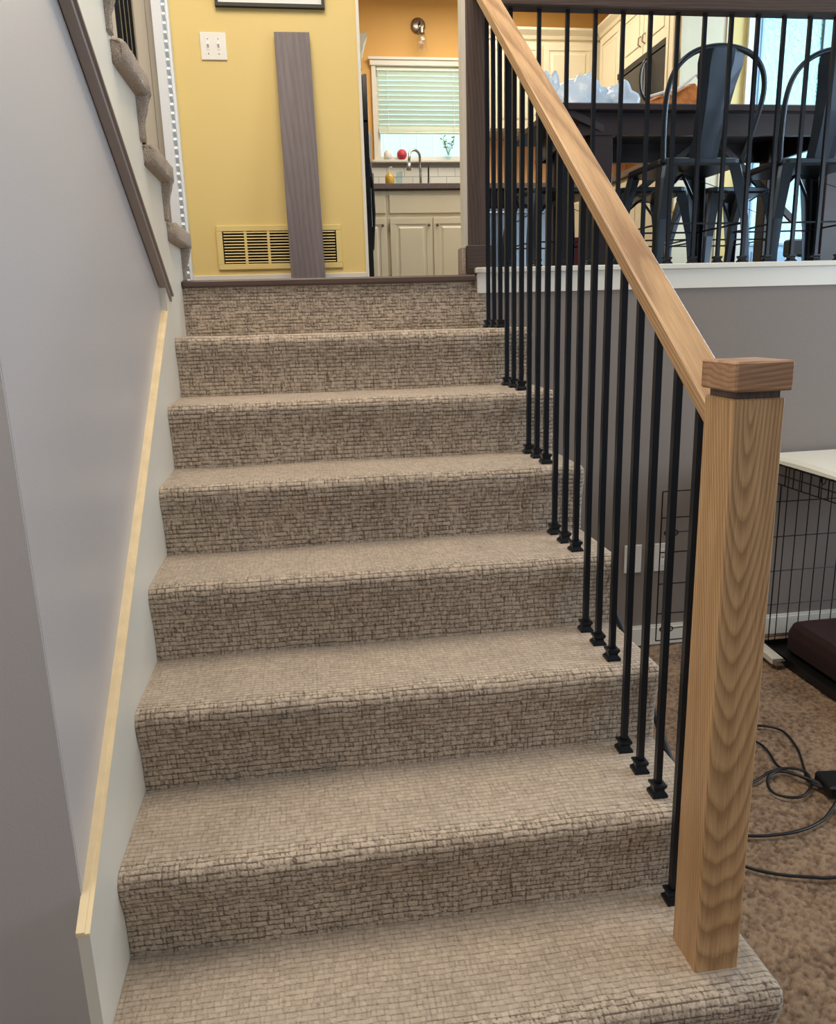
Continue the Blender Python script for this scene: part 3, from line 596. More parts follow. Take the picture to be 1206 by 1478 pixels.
# faucet
fa = thing('kitchen_faucet', 'chrome gooseneck kitchen faucet in front of the sink window', 'faucet', (1.51, 6.1, 2.437))
obj('base', MB().lathe([(.028, 0), (.028, .008), (.018, .02), (.017, .05)], (1.51, 6.1, 2.437), 16), 'chrome', fa, smooth=True)
pts = [(1.51, 6.1, 2.45), (1.508, 6.1, 2.60), (1.505, 6.095, 2.70)] + [(1.455 + .05 * math.cos(t), 6.09 - .02 * t, 2.71 + .055 * math.sin(t)) for t in np.linspace(0, PI, 9)] + [(1.40, 6.02, 2.66)]
obj('spout', MB().tube(pts, .0115, 10), 'chrome', fa, smooth=True); obj('spray_head', MB().tube([(1.402, 6.025, 2.675), (1.398, 6.015, 2.63), (1.396, 6.01, 2.595)], .018, 12, rr=[.013, .018, .021]), 'chrome', fa, smooth=True)
hd = thing('faucet_handle', 'small separate chrome lever handle right of the gooseneck faucet', 'faucet', (1.575, 6.1, 2.437))
obj('base', MB().lathe([(.026, 0), (.022, .03), (.016, .045), (.012, .06)], (1.575, 6.1, 2.437), 14), 'chrome', hd, smooth=True); obj('lever', MB().tube([(1.575, 6.1, 2.49), (1.578, 6.1, 2.56), (1.580, 6.1, 2.65)], .008, 8), 'chrome', hd)
so = thing('soap_bottle', 'yellow soap pump bottle on the counter left of the faucet', 'bottle', (1.2, 5.72, 2.437))
obj('bottle_body', MB().lathe([(.032, 0), (.036, .01), (.036, .055), (.028, .075), (.012, .082), (.012, .092)], (1.195, 5.72, 2.437), 16), 'soap_yellow', so, smooth=True)
obj('pump', MB().tube([(1.195, 5.72, 2.53), (1.195, 5.72, 2.565), (1.215, 5.71, 2.568)], .006, 8), 'plate_white', so)
tag(obj('drinking_glass', MB().lathe([(.022, 0), (.030, .10), (.028, .10), (.020, .006)], (1.275, 5.72, 2.437), 16), 'tint_glass'), 'small clear drinking glass beside the yellow soap bottle', 'glass')
tag(obj('red_ball', MB().lathe([(.045 * math.sin(t), .045 - .045 * math.cos(t)) for t in np.linspace(.05, PI - .05, 10)], (1.375, 6.27, 2.723), 18), 'red_ball', smooth=True), 'fuzzy red ball on the kitchen window sill', 'ball')
tag(obj('white_jar', MB().lathe([(.030, 0), (.036, .02), (.034, .06), (.022, .075), (.02, .08)], (1.25, 6.27, 2.723), 16), 'plate_white', smooth=True), 'small white jar at the left end of the window sill', 'jar')
pl = thing('sill_plant', 'small sparse green plant at the right of the kitchen window sill', 'plant', (1.79, 6.28, 2.723))
obj('pot', MB().lathe([(.022, 0), (.030, .05), (.026, .05)], (1.79, 6.28, 2.723), 14), 'tint_glass', pl)
b = MB()
for i in range(9):
    a = random.uniform(0, 2 * PI); l = random.uniform(.09, .17); p0 = Vector((1.79, 6.28, 2.765)); p1 = p0 + Vector((.06 * math.cos(a), .02 * math.sin(a), l)); b.tube([p0, (p0 + p1) / 2 + Vector((0, 0, .01)), p1], .0018, 5)
    for q in (.5, .75, 1): c_ = p0.lerp(p1, q); d_ = Vector((random.uniform(-.018, .018), 0, random.uniform(-.004, .014))); b.add([c_, c_ + d_ + Vector((0, 0, .007)), c_ + d_ * 1.8, c_ + d_ - Vector((0, 0, .007))], [(0, 1, 2, 3)])
obj('foliage', b, 'leaf_green', pl)
tag(obj('outlet_plate', MB().box(1.045, 1.12, 6.278, 6.2845, 2.50, 2.62, .003), 'nickel'), 'metal outlet plate on the tiles by the refrigerator', 'outlet')
# refrigerator
fg = thing('refrigerator', 'black refrigerator seen edge-on behind the yellow wall corner', 'refrigerator', (.55, 4.98, FL))
obj('body', MB().box(.20, .900, 4.55, 5.42, FL + .001, 2.935, .01), 'black_gloss', fg)
def curved(z0, z1):
    b = MB(); cx_ = lambda yy: .928 + .026 * math.sin(PI * (yy - 4.55) / .87)
    b.ring([[(.901, yy, z0), (cx_(yy), yy, z0), (cx_(yy), yy, z1), (.901, yy, z1)] for yy in np.linspace(4.56, 5.41, 9)]); return b
fd = obj('lower_door', curved(FL + .05, 2.64), 'black_gloss', fg); fu = obj('upper_door', curved(2.655, 2.93), 'black_gloss', fg)
obj('handle', MB().tube([(.94, 5.22, 2.62), (.975, 5.22, 2.56), (1.0, 5.22, 2.36), (1.005, 5.22, 2.15), (.985, 5.22, 1.90), (.94, 5.22, 1.82)], .016, 8), 'black_gloss', fd)
obj('handle', MB().tube([(.94, 5.22, 2.91), (.965, 5.22, 2.90), (.978, 5.22, 2.80), (.965, 5.22, 2.70), (.94, 5.22, 2.68)], .015, 8), 'black_gloss', fu)
for i, (yy, z0, z1, m) in enumerate([(4.93, 2.72, 2.88, 'paper'), (4.90, 2.48, 2.62, 'paper'), (4.93, 2.36, 2.44, 'blue_magnet'), (4.93, 2.02, 2.28, 'paper')]):
    tag(obj('note', MB().box(.9555, .960, yy - .06, yy + .06, z0, z1), m), ['white paper note high on the refrigerator door', 'white paper note in the middle of the refrigerator door', 'blue magnet on the refrigerator door', 'white paper note low on the refrigerator door'][i], 'note' if i != 2 else 'magnet')
oc = thing('fridge_cabinet', 'cream wall cabinet with crown moulding above the refrigerator', 'cabinet', (.45, 4.98, 2.945))
obj('body', MB().box(.01, .895, 4.5, 5.46, 2.945, 3.12), 'cream_cabinet', oc)
obj('crown', MB().prism([(.895, 3.04), (.905, 3.05), (.91, 3.08), (.935, 3.12), (.935, 3.145), (.01, 3.145), (.01, 3.04)], 4.48, 5.50, 'Y'), 'cream_cabinet', oc)
obj('end_panel', MB().box(.20, .885, 5.43, 5.46, FL + .001, 2.944), 'cream_cabinet', oc)
# far upper cabinets
fc = thing('far_wall_cabinets', 'cream wall cabinets with crown moulding on the far kitchen wall', 'cabinet', (2.5, 6.1, 2.9))
obj('body', MB().box(2.06, 3.44, 5.966, 6.288, 2.895, 3.60), 'cream_cabinet', fc)
for x0, x1 in ((2.09, 2.53), (2.55, 2.99)): rail_door('door', fc, x0, x1, 2.91, 3.56, 5.95)
crown = [(0, 3.59), (-.012, 3.595), (-.02, 3.62), (-.05, 3.655), (-.05, 3.672), (.3, 3.672), (.3, 3.59)]
obj('crown', MB().prism([(5.96 + a, z_) for a, z_ in crown], 2.05, 3.44, 'X'), 'cream_cabinet', fc)
rc2 = thing('range_wall_cabinets', 'cream wall cabinets receding along the right wall above the black microwave', 'cabinet', (3.2, 5.2, 3.2))
obj('body', MB().box(3.03, 3.44, 4.56, 5.42, 3.19, 3.60), 'cream_cabinet', rc2); obj('corner_body', MB().box(3.03, 3.44, 5.42, 5.90, 2.895, 3.60), 'cream_cabinet', rc2)
obj('crown', MB().prism([(3.03 + a, z_) for a, z_ in crown], 4.56, 5.90, 'Y'), 'cream_cabinet', rc2)
def side_door(parent, y0, y1, z0, z1, xf, handle=None, name='door'):
    d = obj(name, MB().box(xf - .016, xf, y0, y1, z0, z1, .002), 'cream_cabinet', parent); w_ = min(.055, (y1 - y0) * .2); b = MB(); q = xf - .016
    b.box(q - .007, q, y0, y1, z0, z0 + w_, .002); b.box(q - .007, q, y0, y1, z1 - w_, z1, .002); b.box(q - .007, q, y0, y0 + w_, z0 + w_, z1 - w_, .002); b.box(q - .007, q, y1 - w_, y1, z0 + w_, z1 - w_, .002)
    obj('door_rim', b, 'cream_cabinet', d)
    obj('raised_panel', MB().box(q - .006, q, y0 + w_ + .025, y1 - w_ - .025, z0 + w_ + .025, z1 - w_ - .025, .005), 'cream_cabinet', d)
    if handle:
        hy, hz = handle; obj('handle', MB().tube([(q - .007, hy, hz + .035), (q - .028, hy - .004, hz + .02), (q - .028, hy + .004, hz - .02), (q - .007, hy, hz - .035)], .005, 6), 'nickel', d)
    return d
side_door(rc2, 4.575, 4.985, 3.20, 3.57, 3.03, (4.955, 3.30)); side_door(rc2, 4.995, 5.41, 3.20, 3.57, 3.03, (5.03, 3.30)); side_door(rc2, 5.44, 5.86, 2.91, 3.57, 3.03)
mw = thing('microwave', 'black microwave mounted below the cream cabinets on the right wall', 'microwave', (3.2, 5.0, 2.8))
obj('body', MB().box(3.02, 3.44, 4.57, 5.41, 2.79, 3.185), 'black_plastic', mw)
obj('door', MB().box(2.99, 3.02, 4.80, 5.41, 2.80, 3.14, .004), 'black_gloss', mw); obj('vent_strip', MB().box(2.985, 3.02, 4.57, 5.41, 3.145, 3.185), 'black_plastic', mw)
obj('control_panel', MB().box(2.99, 3.02, 4.575, 4.79, 2.80, 3.14, .004), 'black_plastic', mw); obj('handle', MB().tube([(2.99, 4.82, 3.11), (2.955, 4.82, 3.09), (2.955, 4.82, 2.86), (2.99, 4.82, 2.84)], .009, 8), 'black_gloss', mw)
pn = thing('pantry_cabinet', 'tall cream pantry cabinet right of the microwave, left of the glass door', 'cabinet', (3.17, 4.45, FL))
obj('body', MB().box(3.0, 3.335, 4.355, 4.555, FL + .001, 3.75), 'cream_cabinet', pn); side_door(pn, 4.375, 4.545, 1.64, 3.68, 3.0, (4.40, 2.5))
b = MB(); b.box(2.995, 3.03, 4.345, 4.355, FL + .001, 3.75); b.box(3.31, 3.338, 4.345, 4.355, FL + .001, 3.75); obj('end_stile', b, 'cream_cabinet', pn)
for zz in (3.02, 1.9): obj('hinge', MB().box(2.974, 2.984, 4.358, 4.374, zz - .03, zz + .03), 'nickel', pn)
# ------------------------------------------------------------------ glass door
gd = sthing('door_1', 'white door coloured blue as in daylight, with a rippled glass panel behind the dining table', 'door', (3.9, 4.4, FL))
b = MB(); b.box(3.466, 3.516, 4.345, 4.48, FL + .001, 3.88); b.box(3.516, 5.0, 4.345, 4.48, 3.80, 3.88); obj('door_casing', b, 'white_trim', gd)
def leaf(x0, x1):
    s_ = .072; b = MB(); Y0 = 4.39; b.box(x0, x0 + s_, Y0, Y0 + .045, FL + .005, 3.79); b.box(x1 - s_, x1, Y0, Y0 + .045, FL + .005, 3.79); b.box(x0 + s_, x1 - s_, Y0, Y0 + .045, 3.71, 3.79); b.box(x0 + s_, x1 - s_, Y0, Y0 + .045, FL + .005, FL + .30)
    o = obj('door_leaf', b, 'door_bluelit', gd); obj('glass_panel', MB().box(x0 + s_, x1 - s_, Y0 + .018, Y0 + .024, FL + .30, 3.71), 'rippled_glass', o)
    b = MB(); z0, z1 = FL + .29, 3.72
    b.box(x0 + s_ - .006, x0 + s_ + .008, Y0 - .008, Y0 + .002, z0, z1); b.box(x1 - s_ - .008, x1 - s_ + .006, Y0 - .008, Y0 + .002, z0, z1); b.box(x0 + s_, x1 - s_, Y0 - .008, Y0 + .002, z0 - .004, z0 + .012); obj('glass_bead', b, 'door_bluelit', o)
    obj('lower_panel', MB().box(x0 + .10, x1 - .10, Y0 - .009, Y0 + .001, FL + .08, FL + .25, .004), 'door_bluelit', o)
leaf(3.518, 4.115); leaf(4.125, 4.72); struct('wall_dining_right', MB().box(4.73, 5.0, 4.37, 4.47, FL, 3.80), 'yellow_paint', 'yellow wall right of the rippled glass doors')
struct('ground', MB().box(-2, 9, 6.5, 12, 1.3, 1.495).box(3.5, 9, 4.48, 6.5, 1.3, 1.495), 'fence_white', 'pale patio ground outside the house')
# ------------------------------------------------------------------ dining table
T0 = 2.284
tb = thing('dining_table', 'dark stained wooden dining table behind the landing railing', 'table', (2.4, 2.98, FL))
obj('table_top', MB().box(1.58, 3.15, 2.60, 3.36, T0 - .032, T0, .005), 'table_wood', tb)
b = MB(); b.box(1.70, 3.07, 2.64, 2.662, T0 - .125, T0 - .032); b.box(1.70, 3.07, 3.29, 3.312, T0 - .125, T0 - .032); b.box(1.70, 1.722, 2.662, 3.29, T0 - .125, T0 - .032); b.box(3.048, 3.07, 2.662, 3.29, T0 - .125, T0 - .032)
obj('apron', b, 'table_wood', tb)
for (x_, y_) in ((1.82, 2.69), (3.0, 2.69), (1.82, 3.25), (3.03, 3.25)): obj('leg', MB().box(x_ - .05, x_ + .05, y_ - .045, y_ + .045, FL + .001, T0 - .032, .004), 'table_wood', tb)
b = MB(); b.bar((2.50, 2.95, T0 - .04), (1.87, 2.95, FL + .25), .02, .03); obj('brace', b, 'table_wood', tb); b = MB(); b.bar((2.50, 2.97, T0 - .04), (3.0, 2.97, FL + .30), .02, .03); obj('brace', b, 'table_wood', tb)
b = MB(); b.bar((1.88, 2.66, T0 - .12), (1.64, 2.62, T0 - .035), .02, .03); obj('corner_brace', b, 'table_wood', tb)
# ------------------------------------------------------------------ chairs
def spline(P, n=6):
    P = [Vector(p) for p in P]; out = []
    for i in range(len(P) - 1):
        p0, p1, p2, p3 = P[max(i - 1, 0)], P[i], P[i + 1], P[min(i + 2, len(P) - 1)]
        for k in range(n):
            t = k / n; out.append(.5 * ((2 * p1) + (-p0 + p2) * t + (2 * p0 - 5 * p1 + 4 * p2 - p3) * t * t + (-p0 + 3 * p1 - 3 * p2 + p3) * t ** 3))
    return out + [P[-1]]
def leg_mesh(sx, sy):
    t = Vector((sx * .155, sy * .155, .43)); f0 = Vector((sx * .205, sy * .205, 0)); rings = []
    for q, w_ in ((0, .034), (.12, .033), (.5, .025), (1, .017)):
        c = t.lerp(f0, q); c = c + Vector((sx, sy, 0)) * .012 * math.sin(q * PI)
        # angle section: L with rounded outer corner
        s1, s2 = sx, sy
        rings.append([(c.x + s1 * w_ * .55, c.y - s2 * w_ * 1.2, c.z), (c.x + s1 * w_ * .55, c.y + s2 * w_ * .25, c.z), (c.x + s1 * w_ * .25, c.y + s2 * w_ * .55, c.z), (c.x - s1 * w_ * 1.2, c.y + s2 * w_ * .55, c.z), (c.x - s1 * w_ * 1.2, c.y + s2 * w_ * .42, c.z), (c.x + s1 * w_ * .15, c.y + s2 * w_ * .42, c.z), (c.x + s1 * w_ * .42, c.y + s2 * w_ * .15, c.z), (c.x + s1 * w_ * .42, c.y - s2 * w_ * 1.2, c.z)])
    return MB().ring(rings)
def rsq(h, r, z, n=5):
    out = []
    for cx, cy, a0 in ((h - r, h - r, 0), (-h + r, h - r, 90), (-h + r, -h + r, 180), (h - r, -h + r, 270)):
        for k in range(n):
            a = math.radians(a0 + 90 * k / (n - 1)); out.append((cx + r * math.cos(a), cy + r * math.sin(a), z))
    return out
def metal_chair(label, back, loc, rot, cat, group):
    t = thing('metal_chair' if back else 'metal_stool', label, cat, loc, group, rot)
    k = dict(parent=t, world=False)
    obj('seat', MB().ring([rsq(.150, .03, .425), rsq(.176, .04, .425), rsq(.182, .045, .435), rsq(.182, .045, .450), rsq(.172, .04, .455), rsq(.15, .03, .450), rsq(.06, .02, .447)]), 'gunmetal', **k)
    for sx in (-1, 1):
        for sy in (-1, 1): obj('leg', leg_mesh(sx, sy), 'gunmetal', **k)
    for a, b_ in (((-1, -1), (1, -1)), ((1, -1), (1, 1)), ((1, 1), (-1, 1)), ((-1, 1), (-1, -1))):
        c = .182; obj('stretcher', MB().tube([(a[0] * c, a[1] * c, .20), (b_[0] * c, b_[1] * c, .20)], .004, 6), 'gunmetal', **k)
    for s_ in (-1, 1): obj('under_brace', MB().bar((-.14 * s_, -.14, .33), (.0, .0, .42), .014, .003).bar((.14 * s_, .14, .33), (.0, .0, .42), .014, .003), 'gunmetal', **k)
    if back:
        prof = [(-.172, -.165, .435), (-.185, -.185, .50), (-.200, -.215, .60), (-.204, -.24, .68), (-.188, -.257, .745), (-.15, -.268, .79), (-.09, -.275, .82), (0, -.278, .832)]
        pts = spline(prof + [(-x, y, z) for x, y, z in prof[-2::-1]], 4)
        obj('back_hoop', MB().tube(pts, .011, 8), 'gunmetal', smooth=True, **k)
        rows = [(.445, .062, -.170), (.52, .062, -.192), (.62, .070, -.222), (.71, .082, -.246), (.775, .096, -.264), (.812, .094, -.275), (.828, .085, -.279)]
        b = MB(); b.ring([[(-w_, y_ + .004, z_), (-w_ * .5, y_ - .008, z_), (w_ * .5, y_ - .008, z_), (w_, y_ + .004, z_), (w_ * .5, y_ - .004, z_), (-w_ * .5, y_ - .004, z_)] for z_, w_, y_ in rows])
        obj('back_splat', b, 'gunmetal', **k)
    return t
metal_chair('gunmetal metal chair with wide back splat, nearest to the table middle', True, (2.065, 2.345, FL + .001), .03, 'chair', 'metal dining chairs')
metal_chair('gunmetal metal chair cut off by the right edge of the photo', True, (2.60, 2.345, FL + .001), -.06, 'chair', 'metal dining chairs')
metal_chair('backless metal stool under the table, seen between the two chairs', False, (2.66, 3.09, FL + .001), .05, 'stool', 'metal stools')
metal_chair('backless metal stool behind the left metal chair', False, (2.20, 3.07, FL + .001), -.05, 'stool', 'metal stools')
metal_chair('backless metal stool at the left end of the dark table', False, (1.72, 3.07, FL + .001), .1, 'stool', 'metal stools')
# ------------------------------------------------------------------ things on the table
def blob(c, rad, seed, amp=.18, n=22, m=14, flat=True):
    rg = np.random.default_rng(seed); ph = rg.random((5, 3)) * 6; fr = rg.integers(2, 6, (5, 2)); rings = []
    for i in range(m):
        t = .02 + (PI / 2 - .02) * i / (m - 1) if flat else .02 + (PI - .04) * i / (m - 1); ring = []
        for j in range(n):
            a = 2 * PI * j / n; k = 1 + amp * sum(math.sin(fr[q, 0] * a + ph[q, 0]) * math.sin(fr[q, 1] * t * 1.5 + ph[q, 1]) for q in range(5)) * .4
            ring.append((c[0] + rad[0] * k * math.sin(t) * math.cos(a), c[1] + rad[1] * k * math.sin(t) * math.sin(a), c[2] + (rad[2] * k * math.cos(t) if flat else rad[2] + rad[2] * k * math.cos(t))))
        rings.append(ring)
    if flat: rings.append([(x, y, c[2]) for x, y, z in rings[-1]])
    return MB().ring(rings)
bgp = thing('plastic_bag', 'pale blue crumpled plastic bag lying on the left of the dark table', 'bag', (1.8, 2.8, T0))
obj('bag_body', blob((1.76, 2.80, T0), (.15, .11, .150), 3, .22), 'bag_plastic', bgp, smooth=True); obj('bag_end', blob((1.95, 2.80, T0), (.10, .09, .120), 8, .2), 'bag_plastic', bgp, smooth=True); obj('bag_knot', blob((1.62, 2.80, T0), (.07, .06, .135), 5, .35), 'bag_plastic', bgp, smooth=True)
br = thing('wrapped_bread', 'brown crusty loaf in crumpled clear plastic on the table by the chair back', 'food', (2.2, 2.75, T0))
b = MB(); b.ring([[(2.06 + i * .055, 2.68, T0 + .002), (2.06 + i * .055, 2.82, T0 + .002), (2.06 + i * .055, 2.80, T0 + h), (2.06 + i * .055, 2.75, T0 + h + .012), (2.06 + i * .055, 2.70, T0 + h)] for i, h in enumerate((.03, .055, .06, .085, .11, .05))])
obj('loaf', b, 'brown_crust', br); b = MB(); b.tube([(2.06, 2.69, T0 + .05), (2.12, 2.68, T0 + .065), (2.18, 2.68, T0 + .075), (2.24, 2.69, T0 + .115), (2.28, 2.69, T0 + .145), (2.31, 2.69, T0 + .10), (2.36, 2.69, T0 + .02)], .007, 6); obj('wrapper_edge', b, 'paper', br)
pts = [(2.07, 2.72, T0 + .02)] + [(2.05 - .03 * math.sin(t), 2.72, T0 + .13 - .08 * math.cos(t)) for t in np.linspace(.3, 2.9, 8)] 
tag(obj('black_strap', MB().tube(pts, .006, 6), 'black_plastic'), 'thin black looped strap standing beside the wrapped loaf', 'strap')
# ------------------------------------------------------------------ spoked wheel item by the glass door
wh = thing('spoked_wheel', 'black spoked wheel on the floor by the rippled glass door', 'wheel', (3.56, 3.6, FL))
b = MB(); rr_ = .125; cz = FL + .127 + .001
b.tube([(3.56 + rr_ * math.cos(t), 3.6, cz + rr_ * math.sin(t)) for t in np.linspace(0, 2 * PI, 29)[:-1]], .012, 8, close=True); obj('tyre', b, 'black_plastic', wh)
for k in range(20):
    t = 2 * PI * k / 20; obj('spoke', MB().tube([(3.56 + .02 * math.cos(t), 3.6, cz + .02 * math.sin(t)), (3.56 + rr_ * math.cos(t), 3.6, cz + rr_ * math.sin(t))], .0014, 4), 'steel', wh)
obj('hub', MB().lathe([(.022, -.02), (.022, .02)], (3.56, 3.6, cz), 12, 'Y'), 'black_plastic', wh)
cs2 = thing('equipment_case', 'low dark grey case lying across in front of the spoked wheel', 'case', (3.62, 3.5, FL))
obj('case_body', MB().box(3.33, 3.85, 3.47, 3.56, FL + .15, FL + .25, .01), 'black_plastic', cs2); obj('foot', MB().box(3.36, 3.39, 3.49, 3.54, FL + .001, FL + .16), 'steel', cs2); obj('foot', MB().box(3.78, 3.81, 3.49, 3.54, FL + .001, FL + .16), 'steel', cs2)
rb = obj('red_carton', MB().box(1.98, 2.1, 3.5, 3.6, FL + .10, FL + .28, .003).box(1.99, 2.09, 3.51, 3.59, FL + .001, FL + .1), 'red_box'); tag(rb, 'small red carton on the floor behind the table leg', 'box')
# ------------------------------------------------------------------ lower room: outlets, crate, bed, cables
for x0, lab in ((1.658, 'white blank wall plate on the half wall, left of the wire door'), (1.788, 'white outlet plate on the half wall seen behind the wire door')):
    t = thing('wall_plate', lab, 'outlet', (x0 + .036, YL, .32)); obj('plate', MB().box(x0, x0 + .074, YL - .007, YL - .0005, .324, .443, .002), 'plate_white', t)
    if x0 > 1.7:
        for zz in (.36, .405): obj('socket', MB().box(x0 + .021, x0 + .053, YL - .009, YL - .006, zz - .013, zz + .013, .001), 'plate_white', t)
    obj('screw', MB().lathe([(.003, 0), (.003, .0015), (.001, .002)], (x0 + .037, YL - .007, .3835), 8, 'Y'), 'nickel', t)
cr = thing('wire_crate', 'black wire dog crate with open side door in the lower room', 'crate', (2.6, 1.3, 0))
CX0, CX1, CY0, CY1, CZ = 2.22, 2.95, .80, 1.72, .775
def wires(pts_list, r=.0022):
    b = MB()
    for p, q in pts_list: b.tube([p, q], r, 5)
    return b
def vpanel(axis, c, a0, a1, z0, z1, nv, zs):
    L_ = []; mk = (lambda a, z: (a, c, z)) if axis == 'Y' else (lambda a, z: (c, a, z))
    for i in range(nv + 1): a = a0 + (a1 - a0) * i / nv; L_.append((mk(a, z0), mk(a, z1)))
    for z in zs: L_.append((mk(a0, z), mk(a1, z)))
    return L_
zs = [.05, .19, .335, .48, .625, .775]
obj('back_panel', wires(vpanel('Y', CY1, CX0, CX1, .02, CZ, 15, zs)), 'black_wire', cr)
obj('right_panel', wires(vpanel('X', CX1, CY0, CY1, .02, CZ, 18, zs)), 'black_wire', cr)
obj('front_panel', wires(vpanel('Y', CY0, CX0, CX1, .02, CZ, 15, zs)), 'black_wire', cr)
sd = vpanel('X', CX0, CY0, CY1, .70, CZ, 18, [.70, .737, CZ]) + [((CX0, CY0 + .1, .70), (CX0, CY0 + .1, .02)), ((CX0, CY1, .70), (CX0, CY1, .02)), ((CX0, CY1 - .03, .70), (CX0, CY1 - .03, .02))]
obj('door_side_panel', wires(sd, .0026), 'black_wire', cr)
tp = [((CX0, CY0 + (CY1 - CY0) * i / 9, CZ), (CX1, CY0 + (CY1 - CY0) * i / 9, CZ)) for i in range(10)] + [((CX0 + (CX1 - CX0) * i / 7, CY0, CZ), (CX0 + (CX1 - CX0) * i / 7, CY1, CZ)) for i in range(8)]
obj('top_panel', wires(tp), 'black_wire', cr)
b = MB(); b.box(CX0 - .01, CX1 + .01, CY0 - .01, CY1 + .01, .002, .012); b.box(CX0 - .012, CX0 - .006, CY0, CY1, .002, .034); b.box(CX0, CX1, CY1, CY1 + .006, .002, .034); obj('tray', b, 'black_plastic', cr)
dz0, dz1 = .085, .70; DX0, DX1, DY = 1.735, 2.20, 1.70
dl = [((DX0 + (DX1 - DX0) * i / 8, DY, dz0), (DX0 + (DX1 - DX0) * i / 8, DY, dz1)) for i in (0, .75, 2.2, 4, 6, 8)] + [((DX0, DY, z), (DX1, DY, z)) for z in (dz0, .20, .325, .455, .595, dz1)]
dr = obj('open_door', wires(dl, .0027), 'black_wire', cr)
for zc in (.535, .135):
    b = MB(); c0 = (DX0 + .040, DY - .006, zc)
    b.tube([(c0[0] + (.020 + .008 * math.cos(4 * t)) * math.cos(t), c0[1], c0[2] + (.026 + .008 * math.cos(4 * t)) * math.sin(t)) for t in np.linspace(0, 2 * PI, 33)[:-1]], .0024, 5, close=True)
    b.tube([(c0[0] - .026, c0[1], zc), (c0[0] + .07, c0[1], zc + .003)], .002, 5); obj('latch', b, 'black_wire', dr)
obj('top_loop', MB().tube([(CX0 - .004, 1.44 + .012 * math.cos(t), .766 + .012 * math.sin(t)) for t in np.linspace(0, 2 * PI, 17)[:-1]], .002, 5, close=True), 'black_wire', cr)
# crate cover: slightly sagging cloth slab
b = MB(); rings = []
for yy in np.linspace(CY0 - .01, YL - .03, 12):
    rings.append([(CX0 - .008, yy, CZ + .0075), (CX1, yy, CZ + .0075), (CX1, yy, CZ + .026), ((CX0 + CX1) / 2, yy, CZ + .030 + .004 * math.sin(yy * 9)), (CX0 + .02, yy, CZ + .028 + .003 * math.sin(yy * 13)), (CX0 - .006, yy, CZ + .020 + .003 * math.sin(yy * 13))])
tag(obj('crate_cover', b.ring(rings), 'cover_cloth', smooth=False), 'off-white quilted cover lying on top of the wire crate', 'cover')
bd = blob((2.60, 1.27, .036), (.36, .40, .115), 12, .05, 28, 10)
b = MB(); pts = rsq(.5, .1, 0, 6); rings = []
for z_, s_ in ((.014, .94), (.03, 1.0), (.09, 1.0), (.125, .97), (.14, .90), (.132, .5)): rings.append([(2.60 + x_ * .66 * s_, 1.26 + y_ * .86 * s_, z_) for x_, y_, _ in pts])
tag(obj('pet_bed', b.ring(rings), 'maroon', smooth=False), 'dark maroon cushion filling the bottom of the wire crate', 'bed')
wb = thing('slim_box', 'slim cream box with metal end lying at the edge of the crate tray', 'box', (2.2, 1.64, 0))
b = MB(); b.bar((2.18, 1.75, .03), (2.175, 1.55, .022), .045, .022); obj('box_body', b, 'white_trim', wb); b = MB(); b.bar((2.175, 1.55, .022), (2.175, 1.53, .021), .040, .020); obj('metal_end', b, 'chrome', wb)
def cable(pts, name, lab, r=.0042):
    P = [Vector((x_, y_, z_)) for x_, y_, z_ in pts]; out = []
    for i in range(len(P) - 1):
        p0, p1, p2, p3 = P[max(i - 1, 0)], P[i], P[i + 1], P[min(i + 2, len(P) - 1)]
        for k in range(8):
            t = k / 8; out.append(.5 * ((2 * p1) + (-p0 + p2) * t + (2 * p0 - 5 * p1 + 4 * p2 - p3) * t * t + (-p0 + 3 * p1 - 3 * p2 + p3) * t ** 3))
    out.append(P[-1]); return tag(obj(name, MB().tube(out, r, 8), 'black_plastic', smooth=True), lab, 'cable')
Z1 = .006
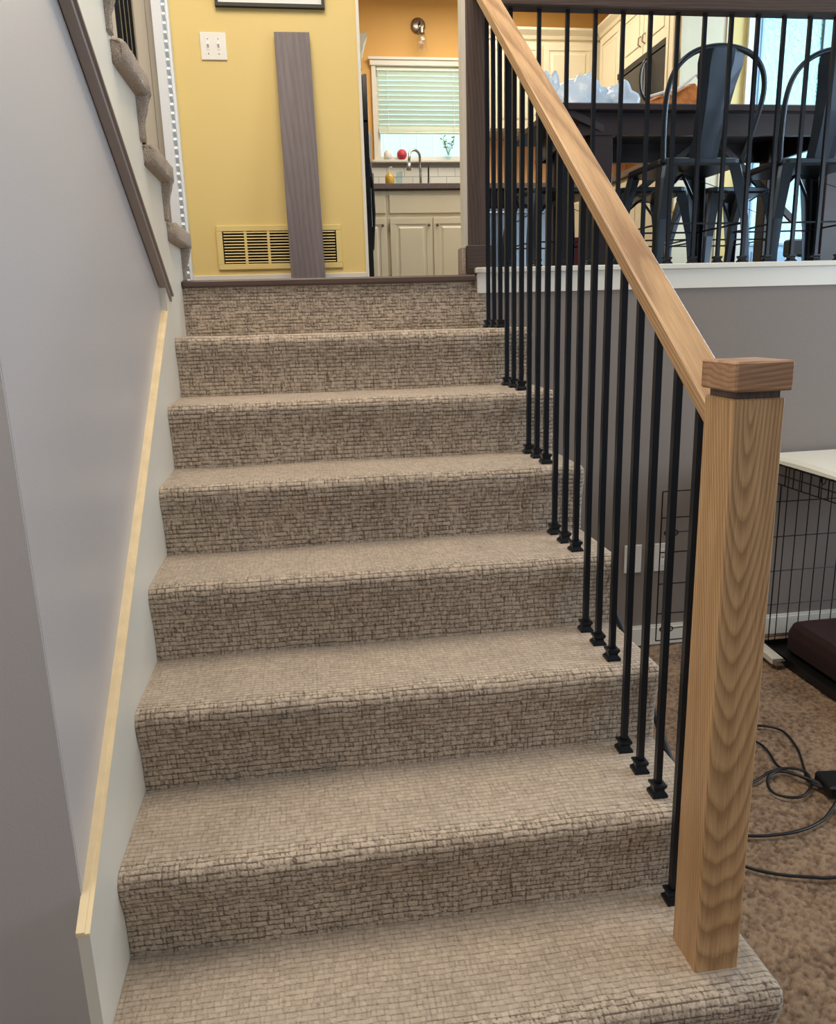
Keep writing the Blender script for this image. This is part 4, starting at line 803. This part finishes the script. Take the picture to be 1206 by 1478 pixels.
cable([(1.76, 1.10, Z1), (1.819, 1.132, Z1), (1.866, 1.127, Z1), (1.901, 1.084, Z1), (1.883, .982, Z1), (1.835, .875, Z1), (1.80, .80, .012), (1.83, .745, .016)], 'power_cable', 'black cable arching farthest from the newel toward the black adapter')
cable([(1.72, 1.12, Z1), (1.779, 1.045, Z1), (1.783, .981, Z1), (1.762, .892, .010), (1.786, .835, .014), (1.82, .76, .018)], 'power_cable', 'short black cable emerging behind the newel, second from the back')
cable([(1.56, .80, Z1), (1.627, .829, Z1), (1.666, .845, Z1), (1.72, .868, .012), (1.776, .871, .016), (1.815, .845, .016), (1.80, .79, .014), (1.75, .745, .010), (1.706, .745, .008), (1.672, .772, .008), (1.678, .815, .010), (1.71, .852, .014), (1.76, .85, .018), (1.83, .76, .02)], 'power_cable', 'black cable tangled in a loop beside the black adapter')
cable([(1.44, .63, Z1), (1.495, .613, Z1), (1.552, .603, Z1), (1.634, .605, Z1), (1.71, .627, Z1), (1.762, .658, Z1), (1.83, .71, .014)], 'power_cable', 'black cable curving from the newel to below the black adapter')
cable([(1.36, .56, Z1), (1.428, .500, Z1), (1.455, .480, Z1), (1.499, .458, Z1), (1.561, .439, Z1), (1.628, .427, Z1), (1.9, .42, Z1), (2.2, .5, Z1)], 'power_cable', 'single black cable nearest the viewer crossing the brown carpet')
ad = thing('power_adapter', 'black power adapter brick on the brown carpet at the right edge', 'adapter', (1.95, .72, 0))
ab = obj('adapter_body', MB().box(-.12, .12, -.045, .045, 0, .038, .006), 'black_plastic', ad, loc=(1.935, .752, .003)); ab.rotation_euler = (0, 0, -.12)
obj('strain_relief', MB().tube([(1.845, .75, .02), (1.815, .752, .019)], .009, 8, rr=[.010, .006]), 'black_plastic', ad)
tag(obj('black_bag', blob((1.905, .625, 0), (.095, .058, .05), 21, .2), 'black_plastic', smooth=True), 'soft black bag lying on the carpet in front of the adapter', 'bag')
tag(obj('dark_diagonal', MB().tube([(1.20, 1.05, .70), (1.205, .88, .585), (1.21, .70, .47), (1.21, .4, .25)], .008, 8), 'black_plastic'), 'thin dark diagonal strip behind the open right side of the steps', 'rod')  # thin dark tube sloping along the side of the steps
